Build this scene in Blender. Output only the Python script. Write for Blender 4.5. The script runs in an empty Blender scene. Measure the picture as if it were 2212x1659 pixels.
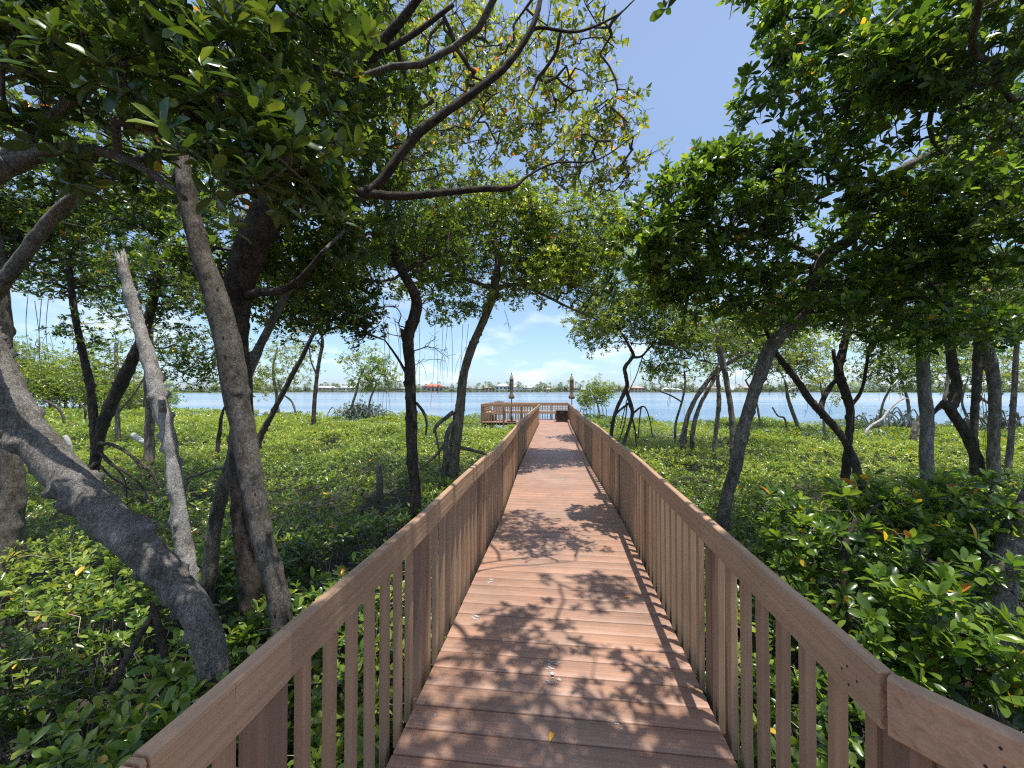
import bpy, math, random
import numpy as np
from mathutils import Vector

R = math.radians
rng = np.random.default_rng(7)
random.seed(7)
scene = bpy.context.scene
COL = scene.collection

# ------------------------------------------------------------------ camera
FPX, CX, CY = 831.0, 1106.0, 829.5          # focal length and centre in a 2212 px wide measuring frame
YAW, PITCH = R(7.3), R(1.0)
CAM = np.array([0.0, 0.0, 1.65])
cam_d = bpy.data.cameras.new('camera')
cam_d.sensor_width = 36.0
cam_d.lens = 36.0 * FPX / 2212.0
cam_d.clip_start = 0.05
cam_d.clip_end = 6000
cam = bpy.data.objects.new('camera', cam_d)
COL.objects.link(cam)
cam.location = CAM
cam.rotation_euler = (R(90) + PITCH, 0, YAW)
scene.camera = cam
f0 = np.array([-math.sin(YAW), math.cos(YAW), 0.0])
rt = np.array([math.cos(YAW), math.sin(YAW), 0.0])
zz = np.array([0.0, 0.0, 1.0])
fw = math.cos(PITCH) * f0 + math.sin(PITCH) * zz
up = -math.sin(PITCH) * f0 + math.cos(PITCH) * zz

def at(px, py, d):
    return CAM + d * (fw + (px - CX) / FPX * rt - (py - CY) / FPX * up)

# ------------------------------------------------------------------ light
SUN_DIR = Vector((0.106, -0.085, 0.83)).normalized()      # towards the sun
sun_d = bpy.data.lights.new('sun', 'SUN')
sun_d.energy = 5.0
sun_d.angle = R(0.5)
sun_d.color = (1.0, 0.955, 0.88)
sun = bpy.data.objects.new('sun', sun_d)
COL.objects.link(sun)
sun.rotation_euler = SUN_DIR.to_track_quat('Z', 'Y').to_euler()

world = bpy.data.worlds.new('World')
scene.world = world
world.use_nodes = True
wn, wl = world.node_tree.nodes, world.node_tree.links
wn.clear()
sky = wn.new('ShaderNodeTexSky')
sky.sky_type = 'NISHITA'
sky.sun_disc = False
sky.sun_elevation = math.asin(SUN_DIR.z)
sky.sun_rotation = math.atan2(SUN_DIR.x, SUN_DIR.y)
sky.air_density = 1.0
sky.dust_density = 0.6
sky.ozone_density = 1.2
geo = wn.new('ShaderNodeTexCoord')
sep = wn.new('ShaderNodeSeparateXYZ')
wl.new(geo.outputs['Generated'], sep.inputs[0])
zmax = wn.new('ShaderNodeMath'); zmax.operation = 'MAXIMUM'; zmax.inputs[1].default_value = 0.0
wl.new(sep.outputs['Z'], zmax.inputs[0])
zadd = wn.new('ShaderNodeMath'); zadd.operation = 'ADD'; zadd.inputs[1].default_value = 0.30
wl.new(zmax.outputs[0], zadd.inputs[0])
dx = wn.new('ShaderNodeMath'); dx.operation = 'DIVIDE'
dy = wn.new('ShaderNodeMath'); dy.operation = 'DIVIDE'
wl.new(sep.outputs['X'], dx.inputs[0]); wl.new(zadd.outputs[0], dx.inputs[1])
wl.new(sep.outputs['Y'], dy.inputs[0]); wl.new(zadd.outputs[0], dy.inputs[1])
cmb = wn.new('ShaderNodeCombineXYZ')
wl.new(dx.outputs[0], cmb.inputs[0]); wl.new(dy.outputs[0], cmb.inputs[1])
cn = wn.new('ShaderNodeTexNoise')
cn.inputs['Scale'].default_value = 2.3
cn.inputs['Detail'].default_value = 7
cn.inputs['Roughness'].default_value = 0.55
wl.new(cmb.outputs[0], cn.inputs['Vector'])
cr = wn.new('ShaderNodeValToRGB')
cr.color_ramp.elements[0].position = 0.50; cr.color_ramp.elements[0].color = (0, 0, 0, 1)
cr.color_ramp.elements[1].position = 0.66; cr.color_ramp.elements[1].color = (1, 1, 1, 1)
wl.new(cn.outputs['Fac'], cr.inputs[0])
# clouds only low in the sky
hz = wn.new('ShaderNodeMapRange')
hz.inputs['From Min'].default_value = 0.02; hz.inputs['From Max'].default_value = 0.42
hz.inputs['To Min'].default_value = 0.75; hz.inputs['To Max'].default_value = 0.0
wl.new(sep.outputs['Z'], hz.inputs['Value'])
cm = wn.new('ShaderNodeMath'); cm.operation = 'MULTIPLY'
wl.new(cr.outputs[0], cm.inputs[0]); wl.new(hz.outputs[0], cm.inputs[1])
tint = wn.new('ShaderNodeMix'); tint.data_type = 'RGBA'; tint.blend_type = 'MULTIPLY'
tint.inputs['Factor'].default_value = 1.0
tr = wn.new('ShaderNodeValToRGB')
te = tr.color_ramp.elements
te[0].position = 0.0; te[0].color = (0.72, 0.93, 1.35, 1); te[1].position = 0.6; te[1].color = (1.70, 1.54, 1.42, 1)
t2_ = te.new(0.16); t2_.color = (1.06, 1.12, 1.16, 1)
wl.new(sep.outputs['Z'], tr.inputs[0]); wl.new(tr.outputs[0], tint.inputs['B'])
wl.new(sky.outputs[0], tint.inputs['A'])
mixc = wn.new('ShaderNodeMix'); mixc.data_type = 'RGBA'
wl.new(cm.outputs[0], mixc.inputs['Factor'])
wl.new(tint.outputs['Result'], mixc.inputs['A'])
mixc.inputs['B'].default_value = (7.4, 7.9, 8.4, 1)
bg = wn.new('ShaderNodeBackground')
bg.inputs['Strength'].default_value = 0.13
wl.new(mixc.outputs['Result'], bg.inputs['Color'])
wo = wn.new('ShaderNodeOutputWorld')
wl.new(bg.outputs[0], wo.inputs['Surface'])

scene.view_settings.view_transform = 'Standard'
scene.view_settings.look = 'None'
scene.view_settings.exposure = 0.33
scene.view_settings.gamma = 1.0
scene.render.engine = 'CYCLES'
cy = scene.cycles
cy.max_bounces = 6; cy.diffuse_bounces = 3; cy.glossy_bounces = 2; cy.transmission_bounces = 4
cy.transparent_max_bounces = 4
cy.use_denoising = False
cy.filter_width = 1.2
cy.caustics_reflective = False; cy.caustics_refractive = False

# ------------------------------------------------------------------ noise
def _hash(ix, iy, iz, seed):
    h = (ix * 374761393 + iy * 668265263 + iz * 2147483647 + seed * 974634777) & 0xffffffff
    h = ((h ^ (h >> 13)) * 1274126177) & 0xffffffff
    return ((h ^ (h >> 16)) & 0xffff) / 65535.0

def vnoise(p, scale=1.0, seed=0):
    q = np.asarray(p) * scale + 1000.0
    i = np.floor(q).astype(np.int64)
    f = q - i
    f = f * f * (3 - 2 * f)
    out = 0
    for a in (0, 1):
        for b in (0, 1):
            for c in (0, 1):
                w = (f[..., 0] if a else 1 - f[..., 0]) * (f[..., 1] if b else 1 - f[..., 1]) * (f[..., 2] if c else 1 - f[..., 2])
                out = out + w * _hash(i[..., 0] + a, i[..., 1] + b, i[..., 2] + c, seed)
    return out * 2 - 1

def nrm(v):
    v = np.asarray(v, float)
    return v / np.maximum(np.linalg.norm(v, axis=-1, keepdims=True), 1e-9)

# ------------------------------------------------------------------ materials
def new_mat(name):
    m = bpy.data.materials.new(name)
    m.use_nodes = True
    nt = m.node_tree
    return m, nt.nodes, nt.links, nt.nodes['Principled BSDF']

def leaf_material(name, rough=0.27, trans=0.32, gain=1.0):
    m, n, l, p = new_mat(name)
    a = n.new('ShaderNodeAttribute'); a.attribute_name = 'leafcol'
    g = n.new('ShaderNodeNewGeometry')
    back = n.new('ShaderNodeMix'); back.data_type = 'RGBA'; back.blend_type = 'MIX'
    pale = n.new('ShaderNodeMix'); pale.data_type = 'RGBA'; pale.inputs['Factor'].default_value = 0.35
    l.new(a.outputs['Color'], pale.inputs['A']); pale.inputs['B'].default_value = (0.16, 0.21, 0.08, 1)
    l.new(g.outputs['Backfacing'], back.inputs['Factor'])
    l.new(a.outputs['Color'], back.inputs['A']); l.new(pale.outputs['Result'], back.inputs['B'])
    l.new(back.outputs['Result'], p.inputs['Base Color'])
    p.inputs['Roughness'].default_value = rough
    p.inputs['Specular IOR Level'].default_value = 0.42
    t = n.new('ShaderNodeBsdfTranslucent')
    tc = n.new('ShaderNodeMix'); tc.data_type = 'RGBA'; tc.blend_type = 'MULTIPLY'; tc.inputs['Factor'].default_value = 1
    l.new(a.outputs['Color'], tc.inputs['A']); tc.inputs['B'].default_value = (3.4 * gain, 3.2 * gain, 1.3 * gain, 1)
    l.new(tc.outputs['Result'], t.inputs['Color'])
    mx = n.new('ShaderNodeMixShader'); mx.inputs[0].default_value = trans
    l.new(p.outputs[0], mx.inputs[1]); l.new(t.outputs[0], mx.inputs[2])
    l.new(mx.outputs[0], n['Material Output'].inputs['Surface'])
    return m

def bark_material(name, c1, c2, c3, scale=9.0, bump=0.5, pits=0.0, crack=0.66):
    m, n, l, p = new_mat(name)
    g = n.new('ShaderNodeTexCoord')
    mp = n.new('ShaderNodeMapping'); mp.inputs['Scale'].default_value = (1, 1, 0.45)
    l.new(g.outputs['Object'], mp.inputs[0])
    a = n.new('ShaderNodeTexNoise'); a.inputs['Scale'].default_value = scale; a.inputs['Detail'].default_value = 8; a.inputs['Roughness'].default_value = 0.62
    b = n.new('ShaderNodeTexNoise'); b.inputs['Scale'].default_value = scale * 6; b.inputs['Detail'].default_value = 5; b.inputs['Roughness'].default_value = 0.7
    l.new(mp.outputs[0], a.inputs[0]); l.new(mp.outputs[0], b.inputs[0])
    r = n.new('ShaderNodeValToRGB')
    e = r.color_ramp.elements
    e[0].position = 0.40; e[0].color = (*c3, 1); e[1].position = 0.60; e[1].color = (*c2, 1)
    e2 = r.color_ramp.elements.new(0.5); e2.color = (*c1, 1)
    ad = n.new('ShaderNodeMath'); ad.operation = 'MULTIPLY_ADD'; ad.inputs[1].default_value = 0.5
    sb = n.new('ShaderNodeMath'); sb.operation = 'MULTIPLY_ADD'; sb.inputs[1].default_value = 0.5; sb.inputs[2].default_value = 0.0
    l.new(b.outputs['Fac'], sb.inputs[0]); l.new(a.outputs['Fac'], ad.inputs[0]); l.new(sb.outputs[0], ad.inputs[2])
    l.new(ad.outputs[0], r.inputs[0])
    vo = n.new('ShaderNodeTexVoronoi'); vo.feature = 'DISTANCE_TO_EDGE'; vo.inputs['Scale'].default_value = scale * 6.5
    wv = n.new('ShaderNodeMix'); wv.data_type = 'RGBA'; wv.inputs['Factor'].default_value = 0.10; l.new(mp.outputs[0], wv.inputs['A']); l.new(b.outputs['Color'], wv.inputs['B'])
    l.new(wv.outputs['Result'], vo.inputs[0])
    cr_ = n.new('ShaderNodeMapRange'); cr_.inputs['From Max'].default_value = 0.09; cr_.inputs['To Min'].default_value = crack
    l.new(vo.outputs['Distance'], cr_.inputs['Value'])
    cmx = n.new('ShaderNodeMix'); cmx.data_type = 'RGBA'; cmx.blend_type = 'MULTIPLY'; cmx.inputs['Factor'].default_value = 1
    l.new(r.outputs[0], cmx.inputs['A']); l.new(cr_.outputs[0], cmx.inputs['B'])
    col = cmx.outputs['Result']
    hh = n.new('ShaderNodeMath'); hh.operation = 'MULTIPLY_ADD'; hh.inputs[1].default_value = 0.22
    l.new(cr_.outputs[0], hh.inputs[0]); l.new(ad.outputs[0], hh.inputs[2])
    bp = n.new('ShaderNodeBump'); bp.inputs['Strength'].default_value = min(1.0, bump * 1.3); bp.inputs['Distance'].default_value = 0.05
    h = hh.outputs[0]
    if pits:
        v = n.new('ShaderNodeTexVoronoi'); v.inputs['Scale'].default_value = 15
        v.inputs['Randomness'].default_value = 1.0
        l.new(mp.outputs[0], v.inputs[0])
        lt = n.new('ShaderNodeMath'); lt.operation = 'LESS_THAN'; lt.inputs[1].default_value = 0.13
        l.new(v.outputs['Distance'], lt.inputs[0])
        mk = n.new('ShaderNodeMath'); mk.operation = 'MULTIPLY'; mk.inputs[1].default_value = pits
        l.new(lt.outputs[0], mk.inputs[0])
        dm = n.new('ShaderNodeMix'); dm.data_type = 'RGBA'; dm.inputs['B'].default_value = (0.03, 0.025, 0.02, 1)
        l.new(mk.outputs[0], dm.inputs['Factor']); l.new(col, dm.inputs['A'])
        col = dm.outputs['Result']
    l.new(col, p.inputs['Base Color'])
    l.new(h, bp.inputs['Height']); l.new(bp.outputs[0], p.inputs['Normal'])
    p.inputs['Roughness'].default_value = 0.85
    p.inputs['Specular IOR Level'].default_value = 0.25
    return m

def wood_material(name, col, grain_axis, rough=0.6, bump=0.35, var=0.25, fine=70.0):
    """painted or composite timber; grain runs along grain_axis (0, 1 or 2)"""
    m, n, l, p = new_mat(name)
    g = n.new('ShaderNodeNewGeometry')
    mp = n.new('ShaderNodeMapping')
    s = [fine, fine, fine]; s[grain_axis] = fine * 0.028
    mp.inputs['Scale'].default_value = s
    l.new(g.outputs['Position'], mp.inputs[0])
    a = n.new('ShaderNodeTexNoise'); a.inputs['Scale'].default_value = 1.0; a.inputs['Detail'].default_value = 4
    a.inputs['Distortion'].default_value = 0.5
    l.new(mp.outputs[0], a.inputs[0])
    b = n.new('ShaderNodeTexNoise'); b.inputs['Scale'].default_value = 3.1; b.inputs['Detail'].default_value = 6
    l.new(g.outputs['Position'], b.inputs[0])
    oi = n.new('ShaderNodeObjectInfo')
    r = n.new('ShaderNodeValToRGB')
    e = r.color_ramp.elements
    e[0].position = 0.3; e[0].color = tuple(c * (1 - var) for c in col) + (1,)
    e[1].position = 0.7; e[1].color = tuple(min(1, c * (1 + var * 0.6)) for c in col) + (1,)
    s1 = n.new('ShaderNodeMath'); s1.operation = 'MULTIPLY_ADD'; s1.inputs[1].default_value = 0.5
    s2 = n.new('ShaderNodeMath'); s2.operation = 'MULTIPLY_ADD'; s2.inputs[1].default_value = 0.38; s2.inputs[2].default_value = 0.0
    s3 = n.new('ShaderNodeMath'); s3.operation = 'MULTIPLY_ADD'; s3.inputs[1].default_value = 0.12
    l.new(b.outputs['Fac'], s2.inputs[0]); l.new(oi.outputs['Random'], s3.inputs[0]); l.new(s2.outputs[0], s3.inputs[2])
    l.new(a.outputs['Fac'], s1.inputs[0]); l.new(s3.outputs[0], s1.inputs[2])
    l.new(s1.outputs[0], r.inputs[0])
    l.new(r.outputs[0], p.inputs['Base Color'])
    bp = n.new('ShaderNodeBump'); bp.inputs['Strength'].default_value = bump; bp.inputs['Distance'].default_value = 0.006
    l.new(a.outputs['Fac'], bp.inputs['Height']); l.new(bp.outputs[0], p.inputs['Normal'])
    p.inputs['Roughness'].default_value = rough
    p.inputs['Specular IOR Level'].default_value = 0.35
    return m

def plain(name, col, rough=0.7, metal=0.0, noise=0.15, scale=8.0):
    m, n, l, p = new_mat(name)
    a = n.new('ShaderNodeTexNoise'); a.inputs['Scale'].default_value = scale; a.inputs['Detail'].default_value = 5
    g = n.new('ShaderNodeNewGeometry'); l.new(g.outputs['Position'], a.inputs[0])
    r = n.new('ShaderNodeValToRGB'); e = r.color_ramp.elements
    e[0].position = 0.3; e[0].color = tuple(c * (1 - noise) for c in col) + (1,)
    e[1].position = 0.7; e[1].color = tuple(min(1, c * (1 + noise)) for c in col) + (1,)
    l.new(a.outputs['Fac'], r.inputs[0]); l.new(r.outputs[0], p.inputs['Base Color'])
    p.inputs['Roughness'].default_value = rough; p.inputs['Metallic'].default_value = metal
    return m

M = {}
M['leaf'] = leaf_material('mangrove_leaf')
M['leaf_soft'] = leaf_material('small_leaf', rough=0.45, trans=0.38)
M['bark_grey'] = bark_material('grey_bark', (0.27, 0.245, 0.215), (0.40, 0.37, 0.33), (0.15, 0.135, 0.115), 8, 0.9)
M['bark_pitted'] = bark_material('weathered_trunk', (0.19, 0.165, 0.135), (0.31, 0.275, 0.235), (0.09, 0.075, 0.06), 10, 0.8, 1.0)
M['bark_brown'] = bark_material('brown_bark', (0.10, 0.075, 0.058), (0.19, 0.15, 0.12), (0.04, 0.03, 0.024), 12, 1.0)
M['bark_dark'] = bark_material('dark_bark', (0.10, 0.078, 0.062), (0.18, 0.145, 0.12), (0.045, 0.035, 0.028), 12, 0.9)
M['bark_mid'] = bark_material('mottled_bark', (0.23, 0.195, 0.155), (0.40, 0.35, 0.295), (0.10, 0.08, 0.062), 11, 0.7)
M['dead_wood'] = bark_material('bleached_dead_wood', (0.66, 0.62, 0.57), (0.80, 0.77, 0.73), (0.36, 0.32, 0.28), 12, 0.8, 0.0, 0.6)
M['bark_twig'] = bark_material('branch_bark', (0.17, 0.145, 0.12), (0.30, 0.265, 0.225), (0.08, 0.066, 0.054), 14, 0.6)
M['twig'] = plain('twig_bark', (0.20, 0.175, 0.15), 0.75, noise=.3)
M['root'] = plain('hanging_root', (0.17, 0.14, 0.11), 0.8)
M['pod'] = plain('seed_pod', (0.035, 0.07, 0.02), 0.45)
RAILC = (0.47, 0.295, 0.182)
M['rail_along'] = wood_material('railing_board', RAILC, 1, 0.55, 1.0, 0.36, 58)
M['rail_across'] = wood_material('railing_board_across', RAILC, 0, 0.55, 0.6, 0.22, 80)
M['rail_up'] = wood_material('railing_upright', tuple(c * 0.95 for c in RAILC), 2, 0.6, 0.6, 0.3, 62)
M['post'] = wood_material('railing_post', (0.28, 0.175, 0.12), 2, 0.65, 0.5, 0.3, 60)
M['under'] = wood_material('joist_timber', (0.2, 0.14, 0.1), 1, 0.8, 0.4, 0.3, 60)

# ------------------------------------------------------------------ mesh helpers
def mesh_obj(name, verts, faces, mat, parent=None, smooth=False, color=None, kind=None, label=None):
    """faces: list of (n, k) integer arrays or one list of tuples"""
    me = bpy.data.meshes.new(name)
    verts = np.asarray(verts, dtype=np.float32)
    if isinstance(faces, list) and len(faces) and isinstance(faces[0], tuple):
        me.from_pydata(verts.tolist(), [], faces)
    else:
        if not isinstance(faces, list):
            faces = [faces]
        faces = [np.asarray(f, dtype=np.int32) for f in faces if len(f)]
        nl = sum(f.size for f in faces)
        nf = sum(len(f) for f in faces)
        me.vertices.add(len(verts)); me.vertices.foreach_set('co', verts.ravel())
        me.loops.add(nl); me.loops.foreach_set('vertex_index', np.concatenate([f.ravel() for f in faces]))
        me.polygons.add(nf)
        sizes = np.concatenate([np.full(len(f), f.shape[1], dtype=np.int32) for f in faces])
        starts = np.zeros(nf, dtype=np.int32); starts[1:] = np.cumsum(sizes)[:-1]
        me.polygons.foreach_set('loop_start', starts)
        me.update(calc_edges=True)
    if color is not None:
        ca = me.color_attributes.new('leafcol', 'FLOAT_COLOR', 'POINT')
        c4 = np.ones((len(verts), 4), dtype=np.float32); c4[:, :3] = color
        ca.data.foreach_set('color', c4.ravel())
    if smooth:
        me.polygons.foreach_set('use_smooth', np.ones(len(me.polygons), dtype=bool))
    me.materials.append(mat)
    me.validate()
    o = bpy.data.objects.new(name, me)
    COL.objects.link(o)
    if parent is not None:
        o.parent = parent
        o.matrix_parent_inverse.identity()
        loc = parent.location
        me.transform(__import__('mathutils').Matrix.Translation(-loc))
    if kind: o['kind'] = kind
    if label: o['label'] = label
    return o

def tag(o, label, cat, group=None):
    o['label'] = label; o['category'] = cat
    if group: o['group'] = group
    return o

def thing(name, loc, label, cat, group=None):
    e = bpy.data.objects.new(name, None)
    e.empty_display_size = 0.2
    COL.objects.link(e)
    e.location = Vector([float(x) for x in loc])
    tag(e, label, cat, group)
    return e

class MB:
    """collects pieces into one mesh"""
    def __init__(s): s.v = []; s.q = []; s.t = []; s.n = 0; s.ng = []
    def add(s, v, quads=None, tris=None, ngons=None):
        v = np.asarray(v, float)
        s.v.append(v)
        if quads is not None and len(quads): s.q.append(np.asarray(quads) + s.n)
        if tris is not None and len(tris): s.t.append(np.asarray(tris) + s.n)
        if ngons:
            for g in ngons: s.ng.append(tuple(int(i) + s.n for i in g))
        s.n += len(v)
    def beam(s, p0, p1, w, h, upv=(0, 0, 1), c=0.004):
        """prism with chamfered section from p0 to p1; w across, h along upv"""
        p0 = np.array(p0, float); p1 = np.array(p1, float)
        d = nrm(p1 - p0); u = np.array(upv, float); u = nrm(u - d * np.dot(u, d)); r = np.cross(d, u)
        a, b = w / 2, h / 2
        sec = [(a, -b + c), (a, b - c), (a - c, b), (-a + c, b), (-a, b - c), (-a, -b + c), (-a + c, -b), (a - c, -b)]
        ring = np.array([r * x + u * y for x, y in sec])
        v = np.concatenate([p0 + ring, p1 + ring])
        q = [(i, i + 8, (i + 1) % 8 + 8, (i + 1) % 8) for i in range(8)]
        s.add(v, quads=q, ngons=[tuple(range(8)), tuple(range(15, 7, -1))])
    def box(s, x0, x1, y0, y1, z0, z1):
        v = [(x, y, z) for x in (x0, x1) for y in (y0, y1) for z in (z0, z1)]
        s.add(v, quads=[(0, 1, 3, 2), (4, 6, 7, 5), (0, 4, 5, 1), (2, 3, 7, 6), (0, 2, 6, 4), (1, 5, 7, 3)])
    def lathe(s, c, prof, n=12, fold=0.0, nf=8):
        c = np.array(c, float); vs = []
        for r, z in prof:
            for k in range(n):
                a = 2 * math.pi * k / n
                rr = r * (1 + fold * math.cos(nf * a))
                vs.append(c + np.array([rr * math.cos(a), rr * math.sin(a), z]))
        q = []
        for i in range(len(prof) - 1):
            for k in range(n):
                q.append((i * n + k, i * n + (k + 1) % n, (i + 1) * n + (k + 1) % n, (i + 1) * n + k))
        s.add(vs, quads=q, ngons=[tuple(range(n - 1, -1, -1)), tuple(range((len(prof) - 1) * n, len(prof) * n))])
    def build(s, name, mat, parent=None, smooth=False, kind=None, label=None):
        v = np.concatenate(s.v)
        if s.ng:
            fs = [tuple(int(i) for i in f) for a in s.q for f in a] + [tuple(int(i) for i in f) for a in s.t for f in a] + s.ng
            return mesh_obj(name, v, fs, mat, parent, smooth, kind=kind, label=label)
        fs = []
        if s.q: fs.append(np.concatenate(s.q))
        if s.t: fs.append(np.concatenate(s.t))
        return mesh_obj(name, v, fs, mat, parent, smooth, kind=kind, label=label)

def spline(P, step):
    """Catmull-Rom through rows of P (any width); samples about `step` apart in the first three columns"""
    P = np.asarray(P, float)
    if len(P) == 2:
        P = np.vstack([P[0], (P[0] + P[1]) / 2, P[1]])
    E = np.vstack([2 * P[0] - P[1], P, 2 * P[-1] - P[-2]])
    out = []
    for i in range(1, len(E) - 2):
        n = max(2, int(np.linalg.norm(E[i + 1][:3] - E[i][:3]) / step))
        t = np.linspace(0, 1, n, endpoint=False)[:, None]
        a, b, c, d = E[i - 1], E[i], E[i + 1], E[i + 2]
        out.append(0.5 * ((2 * b) + (-a + c) * t + (2 * a - 5 * b + 4 * c - d) * t ** 2 + (-a + 3 * b - 3 * c + d) * t ** 3))
    out.append(P[-1][None])
    return np.concatenate(out)

def tube(mb, pts, rad, sides=8, rough=0.0, seed=0, knots=0.0, closed_top=True, jag=0.0):
    pts = np.asarray(pts, float); rad = np.asarray(rad, float)
    n = len(pts)
    T = nrm(np.gradient(pts, axis=0))
    ref = np.array([0.3, 1.0, 0.1]) if abs(T[0][1]) < 0.9 else np.array([1.0, 0.1, 0.2])
    U = np.zeros_like(pts); u = nrm(ref - T[0] * np.dot(ref, T[0]))
    for i in range(n):
        u = nrm(u - T[i] * np.dot(u, T[i])); U[i] = u
    W = np.cross(T, U)
    a = np.arange(sides) * 2 * math.pi / sides
    dirs = U[:, None, :] * np.cos(a)[None, :, None] + W[:, None, :] * np.sin(a)[None, :, None]
    rr = np.repeat(rad[:, None], sides, 1)
    if rough:
        base = pts[:, None, :] + dirs * rr[..., None]
        sc = 1.0 / max(rad.mean(), 0.01)
        nz = vnoise(base, 0.55 * sc, seed) * 0.55 + vnoise(base * np.array([1, 1, .5]), 1.6 * sc, seed + 1) * 0.3 + vnoise(base * np.array([1, 1, .4]), 4.5 * sc, seed + 2) * 0.2
        rr = rr * (1 + rough * nz)
        if knots:
            kn = np.clip(vnoise(base, 1.25 * sc, seed + 5) - 0.52, 0, 1)
            rr = rr * (1 + knots * kn * 2.2)
    v = pts[:, None, :] + dirs * rr[..., None]
    if jag:
        v[-1] += T[-1] * (np.random.default_rng(seed).random(sides)[:, None] - 0.3) * jag
        v[-2] += T[-1] * (np.random.default_rng(seed + 1).random(sides)[:, None] - 0.5) * jag * 0.3
    v = v.reshape(-1, 3)
    i = np.arange(n - 1)[:, None]; k = np.arange(sides)[None, :]
    q = np.stack([i * sides + k, i * sides + (k + 1) % sides, (i + 1) * sides + (k + 1) % sides, (i + 1) * sides + k], -1).reshape(-1, 4)
    v = np.vstack([v, pts[-1] - T[-1] * (rad[-1] * 0.5 if jag else 0.0), pts[0]])
    ti = len(v) - 2; bi = len(v) - 1
    k = np.arange(sides)
    t1 = np.stack([(n - 1) * sides + k, (n - 1) * sides + (k + 1) % sides, np.full(sides, ti)], -1)
    t2 = np.stack([(k + 1) % sides, k, np.full(sides, bi)], -1)
    mb.add(v, quads=q, tris=np.vstack([t1, t2]))

def sticks(mb, A, B, ra, rb, sides=4):
    """many frustums at once from A to B"""
    A = np.asarray(A, float); B = np.asarray(B, float)
    if len(A) == 0: return
    D = nrm(B - A)
    ref = np.where(np.abs(D[:, 2:3]) > 0.8, np.array([[1.0, 0, 0]]), np.array([[0, 0, 1.0]]))
    U = nrm(np.cross(D, ref)); W = np.cross(D, U)
    a = np.arange(sides) * 2 * math.pi / sides
    dirs = U[:, None] * np.cos(a)[None, :, None] + W[:, None] * np.sin(a)[None, :, None]
    v0 = A[:, None] + dirs * np.asarray(ra)[:, None, None]
    v1 = B[:, None] + dirs * np.asarray(rb)[:, None, None]
    v = np.concatenate([v0, v1], 1).reshape(-1, 3)
    base = (np.arange(len(A)) * 2 * sides)[:, None]
    k = np.arange(sides)[None]
    q = np.stack([base + k, base + (k + 1) % sides, base + sides + (k + 1) % sides, base + sides + k], -1).reshape(-1, 4)
    mb.add(v, quads=q)

# ------------------------------------------------------------------ leaves
PAL = {
    'deep':   [(0.020, 0.045, 0.010), (0.040, 0.080, 0.017), (0.080, 0.135, 0.024), (0.17, 0.22, 0.036)],
    'mid':    [(0.022, 0.050, 0.011), (0.052, 0.105, 0.019), (0.11, 0.185, 0.028), (0.21, 0.29, 0.045)],
    'bright': [(0.034, 0.068, 0.012), (0.085, 0.140, 0.022), (0.175, 0.235, 0.034), (0.31, 0.35, 0.065)],
    'olive':  [(0.08, 0.12, 0.035), (0.13, 0.18, 0.045), (0.21, 0.25, 0.06), (0.32, 0.33, 0.10)],
    'distant': [(0.09, 0.12, 0.075), (0.12, 0.155, 0.095), (0.16, 0.19, 0.12), (0.20, 0.23, 0.14)],  # greyed, lifted greens: distance haze mixed into the leaf colour
    'far':    [(0.10, 0.15, 0.055), (0.14, 0.19, 0.065), (0.19, 0.24, 0.085), (0.24, 0.28, 0.11)],
}
def palette(n, pal, g, yellow=0.004, bias=0.0):
    P = np.array(PAL[pal])
    t = np.clip(g.beta(1.6, 1.9, n) + bias, 0, 0.999) * (len(P) - 1)
    i = t.astype(int); f = (t - i)[:, None]
    c = P[i] * (1 - f) + P[i + 1] * f
    c *= g.uniform(0.85, 1.15, (n, 1))
    k = g.random(n) < yellow
    c[k] = np.array([0.62, 0.40, 0.04]) * g.uniform(0.6, 1.1, (k.sum(), 1))
    k2 = g.random(n) < yellow * 0.5
    c[k2] = np.array([0.50, 0.17, 0.03])
    return c

def leaf_mesh(P, D, N, L, W, C, fine):
    D = nrm(D); N = nrm(N - D * np.sum(N * D, -1, keepdims=True)); S = np.cross(N, D)
    if fine:
        T = np.array([[0, 0, 0], [.38, 0, -.015], [.74, 0, -.02], [1, 0, -.09],
                      [.34, .37, .05], [.70, .47, .05], [.34, -.37, .05], [.70, -.47, .05], [.92, .24, -.03], [.92, -.24, -.03]])
        F3 = np.array([[0, 1, 4], [0, 6, 1], [2, 3, 8], [2, 9, 3]])
        F4 = np.array([[1, 2, 5, 4], [1, 6, 7, 2]])
        F3 = np.vstack([F3, [[2, 8, 5], [2, 7, 9]]])
    else:
        T = np.array([[0, 0, 0], [1, 0, -.06], [.58, .5, .05], [.58, -.5, .05]])
        F3 = np.array([[0, 1, 2], [0, 3, 1]]); F4 = np.zeros((0, 4), int)
    n = len(P); m = len(T)
    v = (P[:, None] + D[:, None] * (T[None, :, 0:1] * L[:, None, None]) + S[:, None] * (T[None, :, 1:2] * W[:, None, None])
         + N[:, None] * (T[None, :, 2:3] * L[:, None, None]))
    base = (np.arange(n) * m)[:, None, None]
    f3 = (base + F3[None]).reshape(-1, 3)
    f4 = (base + F4[None]).reshape(-1, 4) if len(F4) else np.zeros((0, 4), int)
    return v.reshape(-1, 3), f3, f4, np.repeat(C, m, 0)

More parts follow.
